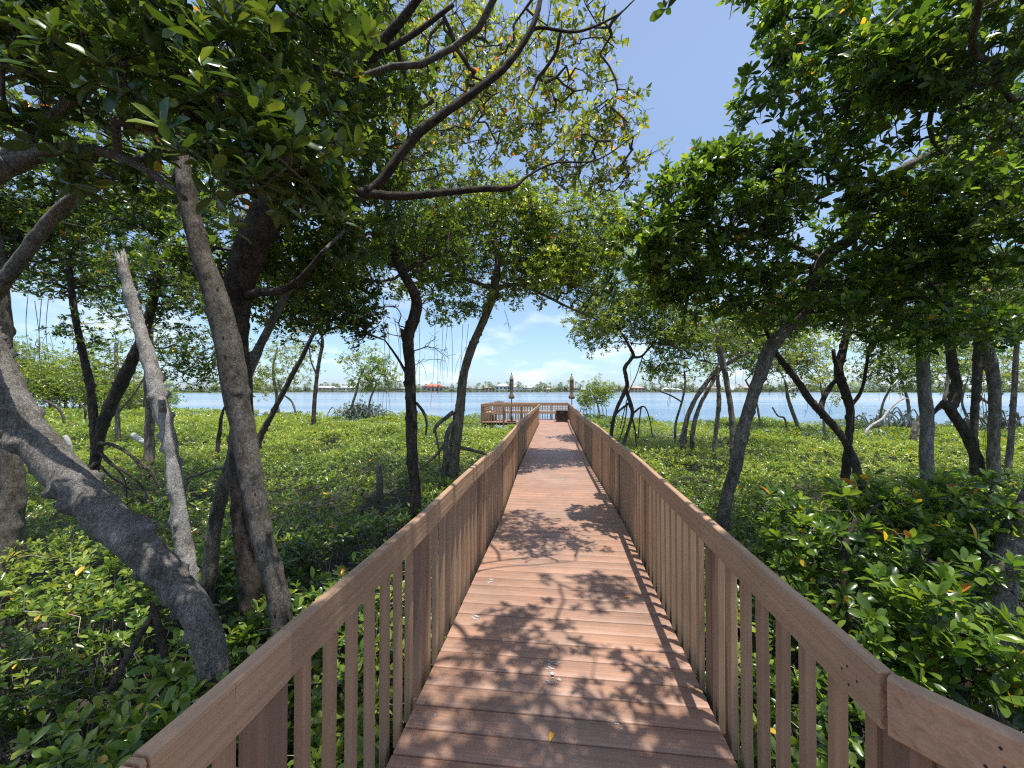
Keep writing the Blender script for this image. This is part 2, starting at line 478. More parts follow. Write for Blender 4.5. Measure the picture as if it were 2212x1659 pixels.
def rosettes(T, A, g, kmin=5, kmax=9, L=0.09, pal='mid', fine=True, yellow=0.004, spread=(25, 85), bias=None, aspect=0.46):
    n = len(T)
    A = nrm(A)
    k = g.integers(kmin, kmax + 1, n)
    idx = np.repeat(np.arange(n), k)
    order = np.concatenate([np.arange(x) for x in k]) if n else np.zeros(0, int)
    ref = np.where(np.abs(A[:, 2:3]) > 0.85, np.array([[1.0, 0.2, 0]]), np.array([[0, 0, 1.0]]))
    U = nrm(np.cross(A, ref)); V = np.cross(A, U)
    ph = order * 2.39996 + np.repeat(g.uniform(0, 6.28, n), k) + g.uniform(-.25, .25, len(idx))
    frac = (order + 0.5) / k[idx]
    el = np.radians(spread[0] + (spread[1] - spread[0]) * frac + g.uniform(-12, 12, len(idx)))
    rad = U[idx] * np.cos(ph)[:, None] + V[idx] * np.sin(ph)[:, None]
    D = A[idx] * np.cos(el)[:, None] + rad * np.sin(el)[:, None]
    N = A[idx] * np.sin(el)[:, None] - rad * np.cos(el)[:, None] + g.normal(0, .18, (len(idx), 3))
    Lr = np.broadcast_to(np.asarray(L, float), (n,))[idx]
    Ls = Lr * g.uniform(0.55, 1.2, len(idx)) * (0.65 + 0.45 * frac)
    P = T[idx] - A[idx] * (frac * Lr * 0.35)[:, None]
    b = g.normal(0, .12, n)
    if bias is not None: b = b + bias
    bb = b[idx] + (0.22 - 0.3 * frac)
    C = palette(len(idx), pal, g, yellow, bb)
    return leaf_mesh(P, D, N, Ls, Ls * aspect * g.uniform(.85, 1.15, len(idx)), C, fine)

def leaf_object(name, packs, mat, parent, kind=None, label=None):
    vs, f3, f4, cs, n = [], [], [], [], 0
    for v, a, b, c in packs:
        if not len(v): continue
        vs.append(v); f3.append(a + n); cs.append(c)
        if len(b): f4.append(b + n)
        n += len(v)
    fs = [np.concatenate(f3)]
    if f4: fs.append(np.concatenate(f4))
    return mesh_obj(name, np.concatenate(vs), fs, mat, parent, smooth=True, color=np.concatenate(cs), kind=kind, label=label)

GROUND_Z = -0.95
WATER_Z = -1.1

# ------------------------------------------------------------------ trees
class Tree:
    def __init__(s, name, label, cat='tree', seed=1, bark='bark_mid', group=None):
        s.g = np.random.default_rng(seed); s.seed = seed; s.forced = None
        s.name, s.label, s.cat, s.group, s.bark = name, label, cat, group, bark
        s.mb = MB(); s.pos = []; s.rad = []; s.par = []; s.root = None
        s.packs = []; s.extra = []
    def path(s, ctrl, ground=False, sides=12, rough=0.16, knots=0.0, jag=0.0, step=None, world=False, node=True):
        """ctrl rows: px, py, depth, width in px (or x, y, z, radius when world)"""
        rows = []
        for c in ctrl:
            if world: rows.append(list(c))
            else: rows.append(list(at(c[0], c[1], c[2])) + [c[3] / 2 / FPX * c[2] * 0.84])
        if ground:
            b = np.array(rows[0]); d = nrm(np.array(rows[0][:3]) - np.array(rows[1][:3]))
            if b[2] > GROUND_Z:
                h = (b[2] - GROUND_Z + 0.1)
                g0 = b.copy(); g0[2] = GROUND_Z - 0.1
                g0[0] += d[0] * min(h * 0.4, 0.25); g0[1] += d[1] * min(h * 0.4, 0.25); g0[3] *= 1.35
                mid = b * 0.5 + g0 * 0.5; mid[3] = b[3] * 1.1
                rows = [list(g0), list(mid)] + rows
        rows = np.array(rows)
        if s.root is None: s.root = rows[0][:3].copy(); s.root[2] = max(s.root[2], GROUND_Z)
        if step is None: step = max(0.03, rows[:, 3].mean() * 0.45)
        P = spline(rows, step)
        P[:, 3] = np.maximum(P[:, 3], 0.003)
        k = vnoise(P[:, :3] + s.seed * 3.3, 1.8, s.seed)[:, None]
        P[:, :3] += k * np.array([[1, .4, .1]]) * P[:, 3:4] * 0.35
        tube(s.mb, P[:, :3], P[:, 3], sides, rough, s.seed * 7 + len(s.pos), knots, jag=jag)
        if node:
            base = len(s.pos)
            sub = P[::max(1, int(0.12 / step))]
            for i, r in enumerate(sub):
                s.pos.append(r[:3]); s.rad.append(r[3]); s.par.append(base + i - 1 if i else -1)
        return P
    def roots(s, lst, depth_scale=1.0):
        for c in lst: s.path(c, sides=7, rough=0.15, node=False, knots=0.3)
    def grow(s, blobs, L=0.085, pal='mid', fine=True, per=(3, 5), leaves=(5, 8), spread_r=0.17, yellow=0.004, twig_r=0.0030,
             nodefrom=0.25, bare=0.0, step=0.16, mat='leaf', upbias=0.55, aspect=0.46, rays=None):
        g = s.g
        nodes = np.array(s.pos); nrad = list(s.rad)
        tr = nodes[int(len(nodes) * nodefrom):] if nodefrom else nodes
        tr_r = np.array(nrad)[int(len(nodes) * nodefrom):] if nodefrom else np.array(nrad)
        T = []
        for b in blobs:
            if b[0] == 'w': c = np.array(b[1:4]); ax = np.diag(b[4:7]); n = b[7]
            else:
                px, py, d, rx, ry, rd, n = b
                c = at(px, py, d); ax = np.array([rt * rx / FPX * d, f0 * rd, zz * ry / FPX * d])
            u = nrm(g.normal(0, 1, (n, 3))) * (g.random(n) ** (1 / 2.4))[:, None]
            q = c + u @ ax
            size = float(np.linalg.norm(ax, axis=1).mean())
            q = q + 0.30 * size * np.stack([vnoise(q, 1.3 / size, s.seed + a_) for a_ in (3, 4, 5)], -1)
            q = q[vnoise(q, 2.6 / size, s.seed + 9) > -0.42]
            T.append(q)
        T = np.concatenate(T)
        keep = np.linalg.norm(T - CAM, axis=1) > 1.15
        # keep the walkway clear for walkers
        onwalk = (np.abs(T[:, 0] + 0.15) < 0.95) & (T[:, 2] < 2.35) & (T[:, 1] < 20)
        T = T[keep & ~onwalk]
        d0 = np.min(np.linalg.norm(T[:, None] - tr[None], axis=2), axis=1)
        T = T[np.argsort(d0)]
        pos = [p for p in tr]; par = [-1] * len(pos); fixed = len(pos)
        cap = len(T) * 14 + fixed + 10
        A = np.zeros((cap, 3)); A[:fixed] = tr; n = fixed
        PAR = np.full(cap, -1); tip = np.zeros(cap, bool)
        pen = np.zeros(cap)
        for p in T:
            dd = np.linalg.norm(A[:n] - p, axis=1)
            j = int(np.argmin(dd + pen[:n] + np.maximum(0, A[:n, 2] - p[2]) * 0.5))
            d = dd[j]
            m = max(1, int(d / step))
            q0 = A[j]; prev = j
            side = g.normal(0, 1, 3) * d * 0.10
            for i in range(1, m + 1):
                if n >= cap - 1: break
                t = i / m
                q = q0 + (p - q0) * t + side * math.sin(math.pi * t) + (g.normal(0, 0.02, 3) * min(1, d) if i < m else 0)
                q = q + zz * (-0.10 * d * math.sin(math.pi * t) * (1 if p[2] < q0[2] + d * .5 else -0.3))
                A[n] = q; PAR[n] = prev; pen[n] = 0.02; prev = n; n += 1
            tip[prev] = True
        A = A[:n]; PAR = PAR[:n]; tip = tip[:n]
        cnt = tip.astype(float)
        for i in range(n - 1, fixed - 1, -1):
            if PAR[i] >= 0: cnt[PAR[i]] += cnt[i]
        r = np.minimum(twig_r * np.maximum(cnt, 1) ** 0.46 + 0.0006, 0.022 + 0.0015 * (twig_r > .0035))
        idx = np.arange(fixed, n)
        pr = r[PAR[idx]].copy()
        lim = PAR[idx] < fixed
        pr[lim] = np.minimum(r[idx][lim] * 1.25, tr_r[PAR[idx][lim]] * 0.8)
        big = r[idx] > 0.012
        wood = MB()
        sticks(wood, A[PAR[idx[big]]], A[idx[big]] + (A[idx[big]] - A[PAR[idx[big]]]) * 0.04, pr[big], r[idx[big]], 7)
        sticks(wood, A[PAR[idx[~big]]], A[idx[~big]], pr[~big], r[idx[~big]], 4)
        # twigs and rosettes
        ti = np.where(tip)[0]
        nper = g.integers(per[0], per[1] + 1, len(ti))
        ii = np.repeat(ti, nper)
        bd = nrm(A[ii] - A[PAR[ii]])
        off = g.normal(0, 1, (len(ii), 3)); off[:, 2] *= 0.75
        off = nrm(off) * g.uniform(0.25, 1.0, (len(ii), 1)) * spread_r + bd * spread_r * 0.45
        tp = A[ii] + off
        st = A[ii] - bd * g.uniform(0, .06, (len(ii), 1))
        midp = (st + tp) / 2 + g.normal(0, .12, (len(ii), 3)) * spread_r
        sticks(wood, st, midp, np.full(len(ii), twig_r * 1.1), np.full(len(ii), twig_r * .8), 3)
        sticks(wood, midp, tp, np.full(len(ii), twig_r * .8), np.full(len(ii), twig_r * .6), 3)
        s.extra.append((wood, 'branches'))
        live = g.random(len(ii)) >= bare
        ax = nrm(nrm(tp - midp) * (1 - upbias) + zz * upbias + g.normal(0, .2, (len(ii), 3)))
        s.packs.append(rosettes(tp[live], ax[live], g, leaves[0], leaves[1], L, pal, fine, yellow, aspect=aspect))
        s.leafmat = s.forced or mat
        return tp[live]
    def build(s, crown_name='crown'):
        e = thing(s.name, s.root, s.label, s.cat, s.group)
        s.mb.build('trunk', M[s.bark], e, smooth=True)
        for w, nme in s.extra:
            if w.n: w.build(nme, M['bark_twig'] if nme != 'aerial_root' else M['root'], e, smooth=True)
        if s.packs: leaf_object(crown_name, s.packs, M[s.leafmat], e)
        return e
    def hang(s, lst):
        """hanging aerial roots: (px, py0, py1, depth)"""
        for px, y0, y1, d in lst:
            w = MB()
            a = at(px, y0, d); b = at(px + s.g.uniform(-10, 10), y1, d)
            P = spline(np.array([a, (a + b) / 2 + s.g.normal(0, .03, 3), b]), 0.08)
            tube(w, P, np.linspace(0.005, 0.0025, len(P)) * (d / 6) ** 0.5, 4)
            if s.g.random() < 0.6:
                for q in (-1, 1):
                    c = a * 0.45 + b * 0.55; e2 = b + rt * q * s.g.uniform(.03, .1) + zz * s.g.uniform(0, .2)
                    P = spline(np.array([c, (c + e2) / 2 + rt * q * .03, e2]), 0.08)
                    tube(w, P, np.linspace(0.0035, 0.002, len(P)) * (d / 6) ** 0.5, 4)
            s.extra.append((w, 'aerial_root'))

# ================================================================== the setting
CLX = np.array([[-4, 0.0], [5.0, 0.0], [8.5, -0.14], [21.0, -0.36], [30, -0.5]])
def cl(y): return np.interp(y, CLX[:, 0], CLX[:, 1])

SHORE = np.array([[-2500, 90], [-900, 70], [0, 50], [300, 46], [372, 39], [520, 31], [700, 29.5], [880, 28.5], [1000, 26], [1150, 25.5],
                  [1290, 28], [1390, 24.5], [1440, 22], [1530, 22.3], [1560, 26], [1620, 26], [1700, 23], [1800, 20.8], [2000, 20.5],
                  [2212, 20.2], [3000, 21], [6000, 23]], float)
def cam_plane(x, y):
    dep = x * f0[0] + y * f0[1]; lat = x * rt[0] + y * rt[1]
    px = CX + FPX * lat / np.maximum(dep, 0.3)
    return dep, lat, px
def on_land(x, y, pad=0.0):
    dep, lat, px = cam_plane(x, y)
    wob = 0.5 * np.sin(x * 0.9) + 0.35 * np.sin(y * 1.7 + x * .6)
    return dep < np.interp(px, SHORE[:, 0], SHORE[:, 1]) + wob + pad

# mud floor: one sheet to the horizon, dropping below the water past the shoreline
m, n_, l_, p_ = new_mat('mud')
tx = n_.new('ShaderNodeTexNoise'); tx.inputs['Scale'].default_value = 5; tx.inputs['Detail'].default_value = 8
gg = n_.new('ShaderNodeNewGeometry'); l_.new(gg.outputs['Position'], tx.inputs[0])
rp = n_.new('ShaderNodeValToRGB'); rp.color_ramp.elements[0].color = (0.010, 0.009, 0.005, 1); rp.color_ramp.elements[1].color = (0.045, 0.037, 0.022, 1)
rp.color_ramp.elements[0].position = .35; rp.color_ramp.elements[1].position = .7
l_.new(tx.outputs[0], rp.inputs[0]); l_.new(rp.outputs[0], p_.inputs['Base Color']); p_.inputs['Roughness'].default_value = 0.8
bpn = n_.new('ShaderNodeBump'); bpn.inputs['Strength'].default_value = .5; bpn.inputs['Distance'].default_value = .05
l_.new(tx.outputs[0], bpn.inputs['Height']); l_.new(bpn.outputs[0], p_.inputs['Normal'])
M['mud'] = m
rad = np.concatenate([np.linspace(0.5, 60, 120), np.geomspace(62, 4500, 40)])
ang = np.linspace(0, 2 * np.pi, 240, endpoint=False)
X = rad[:, None] * np.cos(ang); Y = rad[:, None] * np.sin(ang)
Z = np.where(on_land(X, Y, 0.6), GROUND_Z, WATER_Z - 1.2)
Z += 0.05 * vnoise(np.stack([X, Y, X * 0], -1), 0.8, 4) * (rad[:, None] < 70)
V = np.stack([X, Y, Z], -1).reshape(-1, 3)
i = np.arange(len(rad) - 1)[:, None]; k = np.arange(240)[None]
Q = np.stack([i * 240 + k, (i + 1) * 240 + k, (i + 1) * 240 + (k + 1) % 240, i * 240 + (k + 1) % 240], -1).reshape(-1, 4)
V = np.vstack([V, [[0, 0, GROUND_Z]]])
T3 = np.stack([np.full(240, len(V) - 1), np.arange(240), (np.arange(240) + 1) % 240], -1)
mesh_obj('ground', V, [Q, T3], M['mud'], smooth=True, kind='structure')

# bay water
m, n_, l_, p_ = new_mat('bay_water')
gg = n_.new('ShaderNodeNewGeometry')
def ramp_noise(scale, detail=5, dist=0.0):
    mp = n_.new('ShaderNodeMapping'); mp.inputs['Scale'].default_value = scale
    mp.inputs['Rotation'].default_value = (0, 0, -YAW)
    l_.new(gg.outputs['Position'], mp.inputs[0])
    t = n_.new('ShaderNodeTexNoise'); t.inputs['Scale'].default_value = 1; t.inputs['Detail'].default_value = detail; t.inputs['Distortion'].default_value = dist
    l_.new(mp.outputs[0], t.inputs[0]); return t
w1 = ramp_noise((1.1, 2.6, 1), 8, 0.4); w2 = ramp_noise((0.10, 0.3, 1), 4)
wa = n_.new('ShaderNodeMath'); wa.operation = 'MULTIPLY_ADD'; wa.inputs[1].default_value = 2.6
l_.new(w2.outputs[0], wa.inputs[0]); l_.new(w1.outputs[0], wa.inputs[2])
bpn = n_.new('ShaderNodeBump'); bpn.inputs['Strength'].default_value = 1.0; bpn.inputs['Distance'].default_value = 0.28
l_.new(wa.outputs[0], bpn.inputs['Height']); l_.new(bpn.outputs[0], p_.inputs['Normal'])
w3 = ramp_noise((0.006, 0.05, 1), 5, 0.3)
rp = n_.new('ShaderNodeValToRGB')
e = rp.color_ramp.elements
e[0].position = .40; e[0].color = (0.13, 0.23, 0.34, 1); e[1].position = .54; e[1].color = (0.25, 0.35, 0.44, 1)
e3 = e.new(.66); e3.color = (0.40, 0.38, 0.34, 1)
l_.new(w3.outputs[0], rp.inputs[0]); l_.new(rp.outputs[0], p_.inputs['Base Color'])
p_.inputs['Roughness'].default_value = 0.12; p_.inputs['IOR'].default_value = 1.33
M['water'] = m
ang = np.linspace(0, 2 * np.pi, 180, endpoint=False)
ring = np.stack([np.cos(ang), np.sin(ang), ang * 0], -1)
V = np.vstack([[[0, 0, WATER_Z]], ring * 60 + [0, 0, WATER_Z], ring * 4600 + [0, 0, WATER_Z]])
k = np.arange(180)
mesh_obj('water', V, [np.stack([np.zeros(180, int), 1 + k, 1 + (k + 1) % 180], -1),
                      np.stack([1 + k, 181 + k, 181 + (k + 1) % 180, 1 + (k + 1) % 180], -1)], M['water'], kind='structure')

# ------------------------------------------------------------------ walkway deck
DECKC = (0.365, 0.208, 0.138)
m, n_, l_, p_ = new_mat('composite_decking')
gg = n_.new('ShaderNodeNewGeometry')
mp = n_.new('ShaderNodeMapping'); mp.inputs['Scale'].default_value = (2.2, 70, 70); l_.new(gg.outputs['Position'], mp.inputs[0])
a = n_.new('ShaderNodeTexNoise'); a.inputs['Scale'].default_value = 1; a.inputs['Detail'].default_value = 4; a.inputs['Distortion'].default_value = 0.8; l_.new(mp.outputs[0], a.inputs[0])
b = n_.new('ShaderNodeTexNoise'); b.inputs['Scale'].default_value = 2.2; b.inputs['Detail'].default_value = 8; b.inputs['Roughness'].default_value = .65; l_.new(gg.outputs['Position'], b.inputs[0])
c = n_.new('ShaderNodeTexNoise'); c.inputs['Scale'].default_value = 140; c.inputs['Detail'].default_value = 2; l_.new(gg.outputs['Position'], c.inputs[0])
bc = n_.new('ShaderNodeAttribute'); bc.attribute_name = 'leafcol'
r1 = n_.new('ShaderNodeValToRGB'); e = r1.color_ramp.elements
e[0].position = .3; e[0].color = (0.78, 0.76, 0.76, 1); e[1].position = .68; e[1].color = (1.12, 1.12, 1.12, 1); l_.new(a.outputs[0], r1.inputs[0])
r2 = n_.new('ShaderNodeValToRGB'); e = r2.color_ramp.elements
e[0].position = .36; e[0].color = (0.82, 0.84, 0.86, 1); e[1].position = .66; e[1].color = (1.15, 1.13, 1.12, 1); l_.new(b.outputs[0], r2.inputs[0])
r3 = n_.new('ShaderNodeValToRGB'); e = r3.color_ramp.elements
e[0].position = .66; e[0].color = (1, 1, 1, 1); e[1].position = .78; e[1].color = (1.45, 1.5, 1.55, 1); l_.new(c.outputs[0], r3.inputs[0])
cur = bc.outputs['Color']
for rr_ in (r1, r2, r3):
    mm = n_.new('ShaderNodeMix'); mm.data_type = 'RGBA'; mm.blend_type = 'MULTIPLY'; mm.inputs['Factor'].default_value = 1
    l_.new(cur, mm.inputs['A']); l_.new(rr_.outputs[0], mm.inputs['B']); cur = mm.outputs['Result']
gy = n_.new('ShaderNodeTexNoise'); gy.inputs['Scale'].default_value = 0.9; gy.inputs['Detail'].default_value = 7; gy.inputs['Roughness'].default_value = .7
l_.new(gg.outputs['Position'], gy.inputs[0])
gr = n_.new('ShaderNodeMapRange'); gr.inputs['From Min'].default_value = .42; gr.inputs['From Max'].default_value = .68; gr.inputs['To Max'].default_value = .5
l_.new(gy.outputs['Fac'], gr.inputs['Value'])
gm = n_.new('ShaderNodeMix'); gm.data_type = 'RGBA'; gm.inputs['B'].default_value = (0.36, 0.275, 0.225, 1)
l_.new(gr.outputs[0], gm.inputs['Factor']); l_.new(cur, gm.inputs['A']); cur = gm.outputs['Result']
l_.new(cur, p_.inputs['Base Color'])
bpn = n_.new('ShaderNodeBump'); bpn.inputs['Strength'].default_value = .35; bpn.inputs['Distance'].default_value = .004
l_.new(a.outputs[0], bpn.inputs['Height']); l_.new(bpn.outputs[0], p_.inputs['Normal'])
p_.inputs['Roughness'].default_value = 0.5; p_.inputs['Specular IOR Level'].default_value = 0.4
M['deck'] = m

deck = bpy.data.objects.new('walkway', None); COL.objects.link(deck); deck['kind'] = 'structure'
g = np.random.default_rng(3)
dv, dq, dc, nn = [], [], [], 0
tilt = R(1.07)
PX0, PX1, PY0, PY1 = -4.2, 0.46, 19.95, 22.45
def deck_board(x0, x1, y, w=0.1335):
    global nn
    c = 0.0045; th = 0.028
    dz = g.normal(0, 0.0008)
    sec = [(-w / 2, -th), (-w / 2, -c), (-w / 2 + c, 0), (w / 2 - c, 0), (w / 2, -c), (w / 2, -th)]
    v = []
    for x in (x0, x1):
        yy = y + math.tan(tilt) * (x - (x0 + x1) / 2)
        for s_, z_ in sec: v.append((x, yy + s_, z_ + dz))
    q = [(i, i + 1, i + 7, i + 6) for i in range(6 - 1)] + [(5, 0, 6, 11)]
    dv.append(np.array(v)); dq.append(np.array(q)[:, ::-1] + nn)
    col = np.array(DECKC) * g.uniform(0.88, 1.08)
    dc.append(np.repeat(col[None], 12, 0)); nn += 12
y = -2.0
while y < PY0 - 0.1:
    if y < 0.95: deck_board(-1.9, 2.2, y)
    else: deck_board(cl(y) - 0.765, cl(y) + 0.765, y)
    y += 0.14
while y < PY1:
    deck_board(PX0, PX1, y); y += 0.14
me_ = mesh_obj('deck_boards', np.concatenate(dv), np.concatenate(dq), M['deck'], deck, color=np.concatenate(dc))
jb = MB()
for xo in (-0.72, 0.0, 0.72):
    for (y0, y1) in ((-2, 5), (5, 8.5), (8.5, 21)):
        jb.beam((cl(y0) + xo, y0, -0.10), (cl(y1) + xo, y1, -0.10), 0.045, 0.135)
for yy in (20.1, 21.2, 22.35): jb.beam((PX0 + .04, yy, -0.10), (PX1 - .02, yy, -0.10), 0.045, 0.135)
jb.build('joist', M['under'], deck)
pb = MB()
for yy in np.arange(0.4, 20, 2.4):
    for s_ in (-.6, .6): pb.lathe((cl(yy) + s_, yy, -1.6), [(.09, 0), (.09, 1.42)], 10)
for xx in (-4.0, -2.6, -1.2, 0.2):
    for yy in (20.3, 22.2): pb.lathe((xx, yy, -2.3), [(.1, 0), (.1, 2.1)], 10)
pb.build('pile', M['post'], deck, smooth=False)

# bird droppings on the boards: thin dried splashes
def splat(px, py, r, seed, pale=True):
    d = 1.65 * FPX / (py - 844.0)
    p = at(px, py, d); gq = np.random.default_rng(seed)
    mb = MB()
    for _ in range(gq.integers(4, 10)):
        c = np.array([p[0] + gq.normal(0, r * .45), p[1] + gq.normal(0, r * .45), 0.0025 + gq.random() * .0015])
        k = 11; rr = r * gq.uniform(.12, .36)
        v = [c + np.array([math.cos(6.283 * i / k) * rr * gq.uniform(.5, 1.5), math.sin(6.283 * i / k) * rr * gq.uniform(.25, .8), 0]) for i in range(k)] + [c + np.array([0, 0, .0012])]
        mb.add(v, tris=[(i, (i + 1) % k, k) for i in range(k)])
    return mb.build('bird_dropping', M['splat'], deck)
M['splat'] = plain('dried_dropping', (0.42, 0.42, 0.41), 0.9, noise=0.45, scale=160)
for i_, (px, py, r) in enumerate([(1027, 1333, .045), (1060, 1252, .03), (1058, 1258, .03), (1190, 1434, .05), (1188, 1450, .045), (1192, 1470, .05),
                               (1330, 1563, .024), (940, 1546, .012), (1214, 1035, .07), (1200, 1052, .05), (1150, 1046, .03), (1230, 1062, .04)]):
    splat(px, py, r, i_)

# ------------------------------------------------------------------ railings
RH, BH, BT = 0.965, 0.14, 0.040
bal_mesh_cache = {}
def baluster_mesh(L):
    key = round(L, 2)
    if key not in bal_mesh_cache:
        mb = MB(); mb.beam((0, 0, -L / 2), (0, 0, L / 2), 0.038, 0.038, (0, 1, 0), 0.005)
        o = mb.build('baluster', M['rail_up'])
        bal_mesh_cache[key] = o.data
        bpy.data.objects.remove(o)
    return bal_mesh_cache[key]
def railing(label, pts, side, post_at=None, breaks=None, keep=100, wob=0.006, top_drop=0.05, axis=1, zbase=-0.12, spacing=0.145, seed=0, start=0.07, matkey=None, group='wooden railings'):
    """pts: plan polyline of the rail board's centre line; side=+1 when outside is to the right of travel"""
    gq = np.random.default_rng(seed)
    pts = [np.array(p, float) for p in pts]
    e = thing('railing', (pts[0][0], pts[0][1], 0), label, 'railing', group)
    mat = M[matkey or 'rail_along']
    bals = []
    # length positions
    seg = [np.linalg.norm(pts[i + 1] - pts[i]) for i in range(len(pts) - 1)]
    cum = np.concatenate([[0], np.cumsum(seg)])
    def P(s):
        i = min(max(np.searchsorted(cum, s, side='right') - 1, 0), len(seg) - 1)
        t = (s - cum[i]) / seg[i]
        d = (pts[i + 1] - pts[i]) / seg[i]
        nrm2 = np.array([d[1], -d[0]]) * side
        return pts[i] * (1 - t) + pts[i + 1] * t, d, nrm2
    posts = post_at if post_at is not None else list(np.arange(0, cum[-1], 1.6)) + [cum[-1]]
    brk = sorted(set([0.0, cum[-1]] + list(posts if breaks is None else breaks)))
    zs = {b: gq.normal(0, wob * (0.4 + 1.2 * min(1, b / 10))) for b in brk}
    # top boards, two post bays long
    for i in range(0, len(brk) - 1):
        a, b = brk[i], brk[i + 1]
        pa, da, na = P(a + 1e-4); pb_, db, nb = P(b - 1e-4)
        mb = MB()
        za, zb = RH + zs[a], RH + zs[b]
        off = gq.normal(0, 0.0015)
        mid, dm, nm = P((a + b) / 2)
        sag = gq.normal(0, wob * 0.5)
        A_ = (pa[0] + na[0] * off, pa[1] + na[1] * off, za - BH / 2); B_ = (pb_[0] + nb[0] * off, pb_[1] + nb[1] * off, zb - BH / 2)
        Mi = (mid[0] + nm[0] * off, mid[1] + nm[1] * off, (za + zb) / 2 + sag - BH / 2)
        mb.beam(A_, Mi, BT, BH, c=0.006); mb.beam(Mi, B_, BT, BH, c=0.006)
        mb.build('top_rail', mat, e)
    # posts
    for s_ in posts:
        p, d, nn_ = P(min(max(s_, 0.0), cum[-1]))
        q = p + nn_ * (BT / 2 + 0.0425)
        mb = MB(); mb.beam((q[0], q[1], GROUND_Z - .6), (q[0], q[1], RH + zs.get(s_, 0) - 0.128), 0.088, 0.088, (d[0], d[1], 0), 0.005)
        mb.build('post', M['post'], e)
    s_ = start
    while s_ < cum[-1] - 0.03:
        if min(abs(s_ - b) for b in posts) > 0.075:
            p, d, nn_ = P(s_)
            zt = RH + np.interp(s_, brk, [zs[b] for b in brk]) - top_drop
            q = p + nn_ * (BT / 2 + 0.0195)
            bals.append((q, math.atan2(d[1], d[0]) + gq.normal(0, .03), zbase, zt, gq.normal(0, .004, 2)))
        s_ += spacing
    bals.sort(key=lambda b: np.hypot(b[0][0], b[0][1]))
    L = round(bals[0][3] - zbase, 2)
    me = baluster_mesh(L)
    for q, az, z0, z1, tl in bals[:keep]:
        o = bpy.data.objects.new('baluster', me); COL.objects.link(o); o.parent = e
        o.location = Vector((q[0], q[1], z1 - L / 2)) - e.location
        o.rotation_euler = (tl[0], tl[1], az)
    if len(bals) > keep:
        mb = MB()
        for q, az, z0, z1, tl in bals[keep:]:
            mb.beam((q[0], q[1], z0), (q[0], q[1], z1), 0.038, 0.038, (math.cos(az), math.sin(az), 0), 0.004)
        mb.build('balusters', M['rail_up'], e, kind='stuff')
    # lower fascia outside
    return e
RX = 0.785
def side_pts(s_, y0, y1, xend=None):
    ys = [y0] + [v for v in (5.0, 8.5) if y0 < v < y1] + [y1]
    P_ = [(cl(v) + s_ * RX, v) for v in ys]
    return P_
rl = railing('long brown slatted railing along the left side of the walkway', side_pts(-1, 0.62, 20.0), -1,
             post_at=[0.02, 0.40, 1.57, 3.2, 4.8, 6.4, 8.0, 9.6, 11.2, 12.8, 14.4, 16.0, 17.6, 19.36], seed=1, wob=0.014, start=0.10)
rr = railing('long brown slatted railing along the right side of the walkway', side_pts(1, 1.06, 22.4), 1,
             post_at=[0.0, 1.21, 2.85, 4.45, 6.05, 7.65, 9.25, 10.85, 12.45, 14.05, 15.65, 17.25, 18.85, 20.4, 21.3], seed=2, wob=0.010, start=0.09)
rf = railing('short flared end of railing turning away at the lower right corner', [(1.60, 0.02), (0.787, 1.052)], 1,
             post_at=[0.0, 1.20], breaks=[], seed=3, wob=0.002, start=0.1)
rg = railing('short end of railing turning outward beside the long left railing', [(-0.787, 0.612), (-1.45, -0.15)], -1,
             post_at=[0.97], breaks=[], seed=4, wob=0.002, start=0.12)
pf = railing('front railing of the waterside platform with baluster tops showing', [(PX0 + .05, PY0), (cl(20) - RX - .03, PY0)], 1,
             post_at=[0.0, 1.15, 2.1, 2.75], seed=5, wob=0.004, top_drop=0.012, matkey='rail_across', zbase=-0.2)
pl = railing('left end railing of the waterside platform', [(PX0 + .02, PY0 + .03), (PX0 + .02, PY1)], -1, post_at=[1.2], seed=6, wob=0.004, top_drop=0.012)
pk = railing('back railing of the platform facing the bay', [(PX0, PY1), (PX1, PY1)], -1, post_at=[0, 1.2, 2.4, 3.6, 4.6], seed=7, wob=0.003,
             matkey='rail_across')
# knots and screw holes of the flared joint
M['hole'] = plain('screw_hole', (0.03, 0.015, 0.01), 0.9)
mb = MB()
d_ = nrm(np.array([-0.813, 1.032, 0.0])); nin = np.array([-d_[1], d_[0], 0]) 
for (t_, z_) in ((0.17, .93), (0.175, .895), (0.18, .85), (0.15, .878), (.16, .865)):
    c_ = np.array([0.787, 1.052, 0]) - d_ * t_ + nin * (BT / 2 + 0.0006) + np.array([0, 0, z_])
    mb.add([c_ + d_ * .004, c_ + np.array([0, 0, .004]), c_ - d_ * .003, c_ - np.array([0, 0, .005])], quads=[(0, 1, 2, 3)])
mb.build('screw_hole', M['hole'], rf)
mb = MB()
for (t_, z_) in ((0.10, .905), (0.065, .89), (0.095, .86), (.12, .885), (1.15, .92), (1.16, .90), (2.8, .92), (2.8, .88)):
    c_ = np.array([RX - BT / 2 - 0.0006, 1.06 + t_, z_])
    mb.add([c_ + [0, .004, 0], c_ + [0, 0, .004], c_ - [0, .003, 0], c_ - [0, 0, .005]], quads=[(0, 1, 2, 3)])
mb.build('screw_hole', M['hole'], rr)

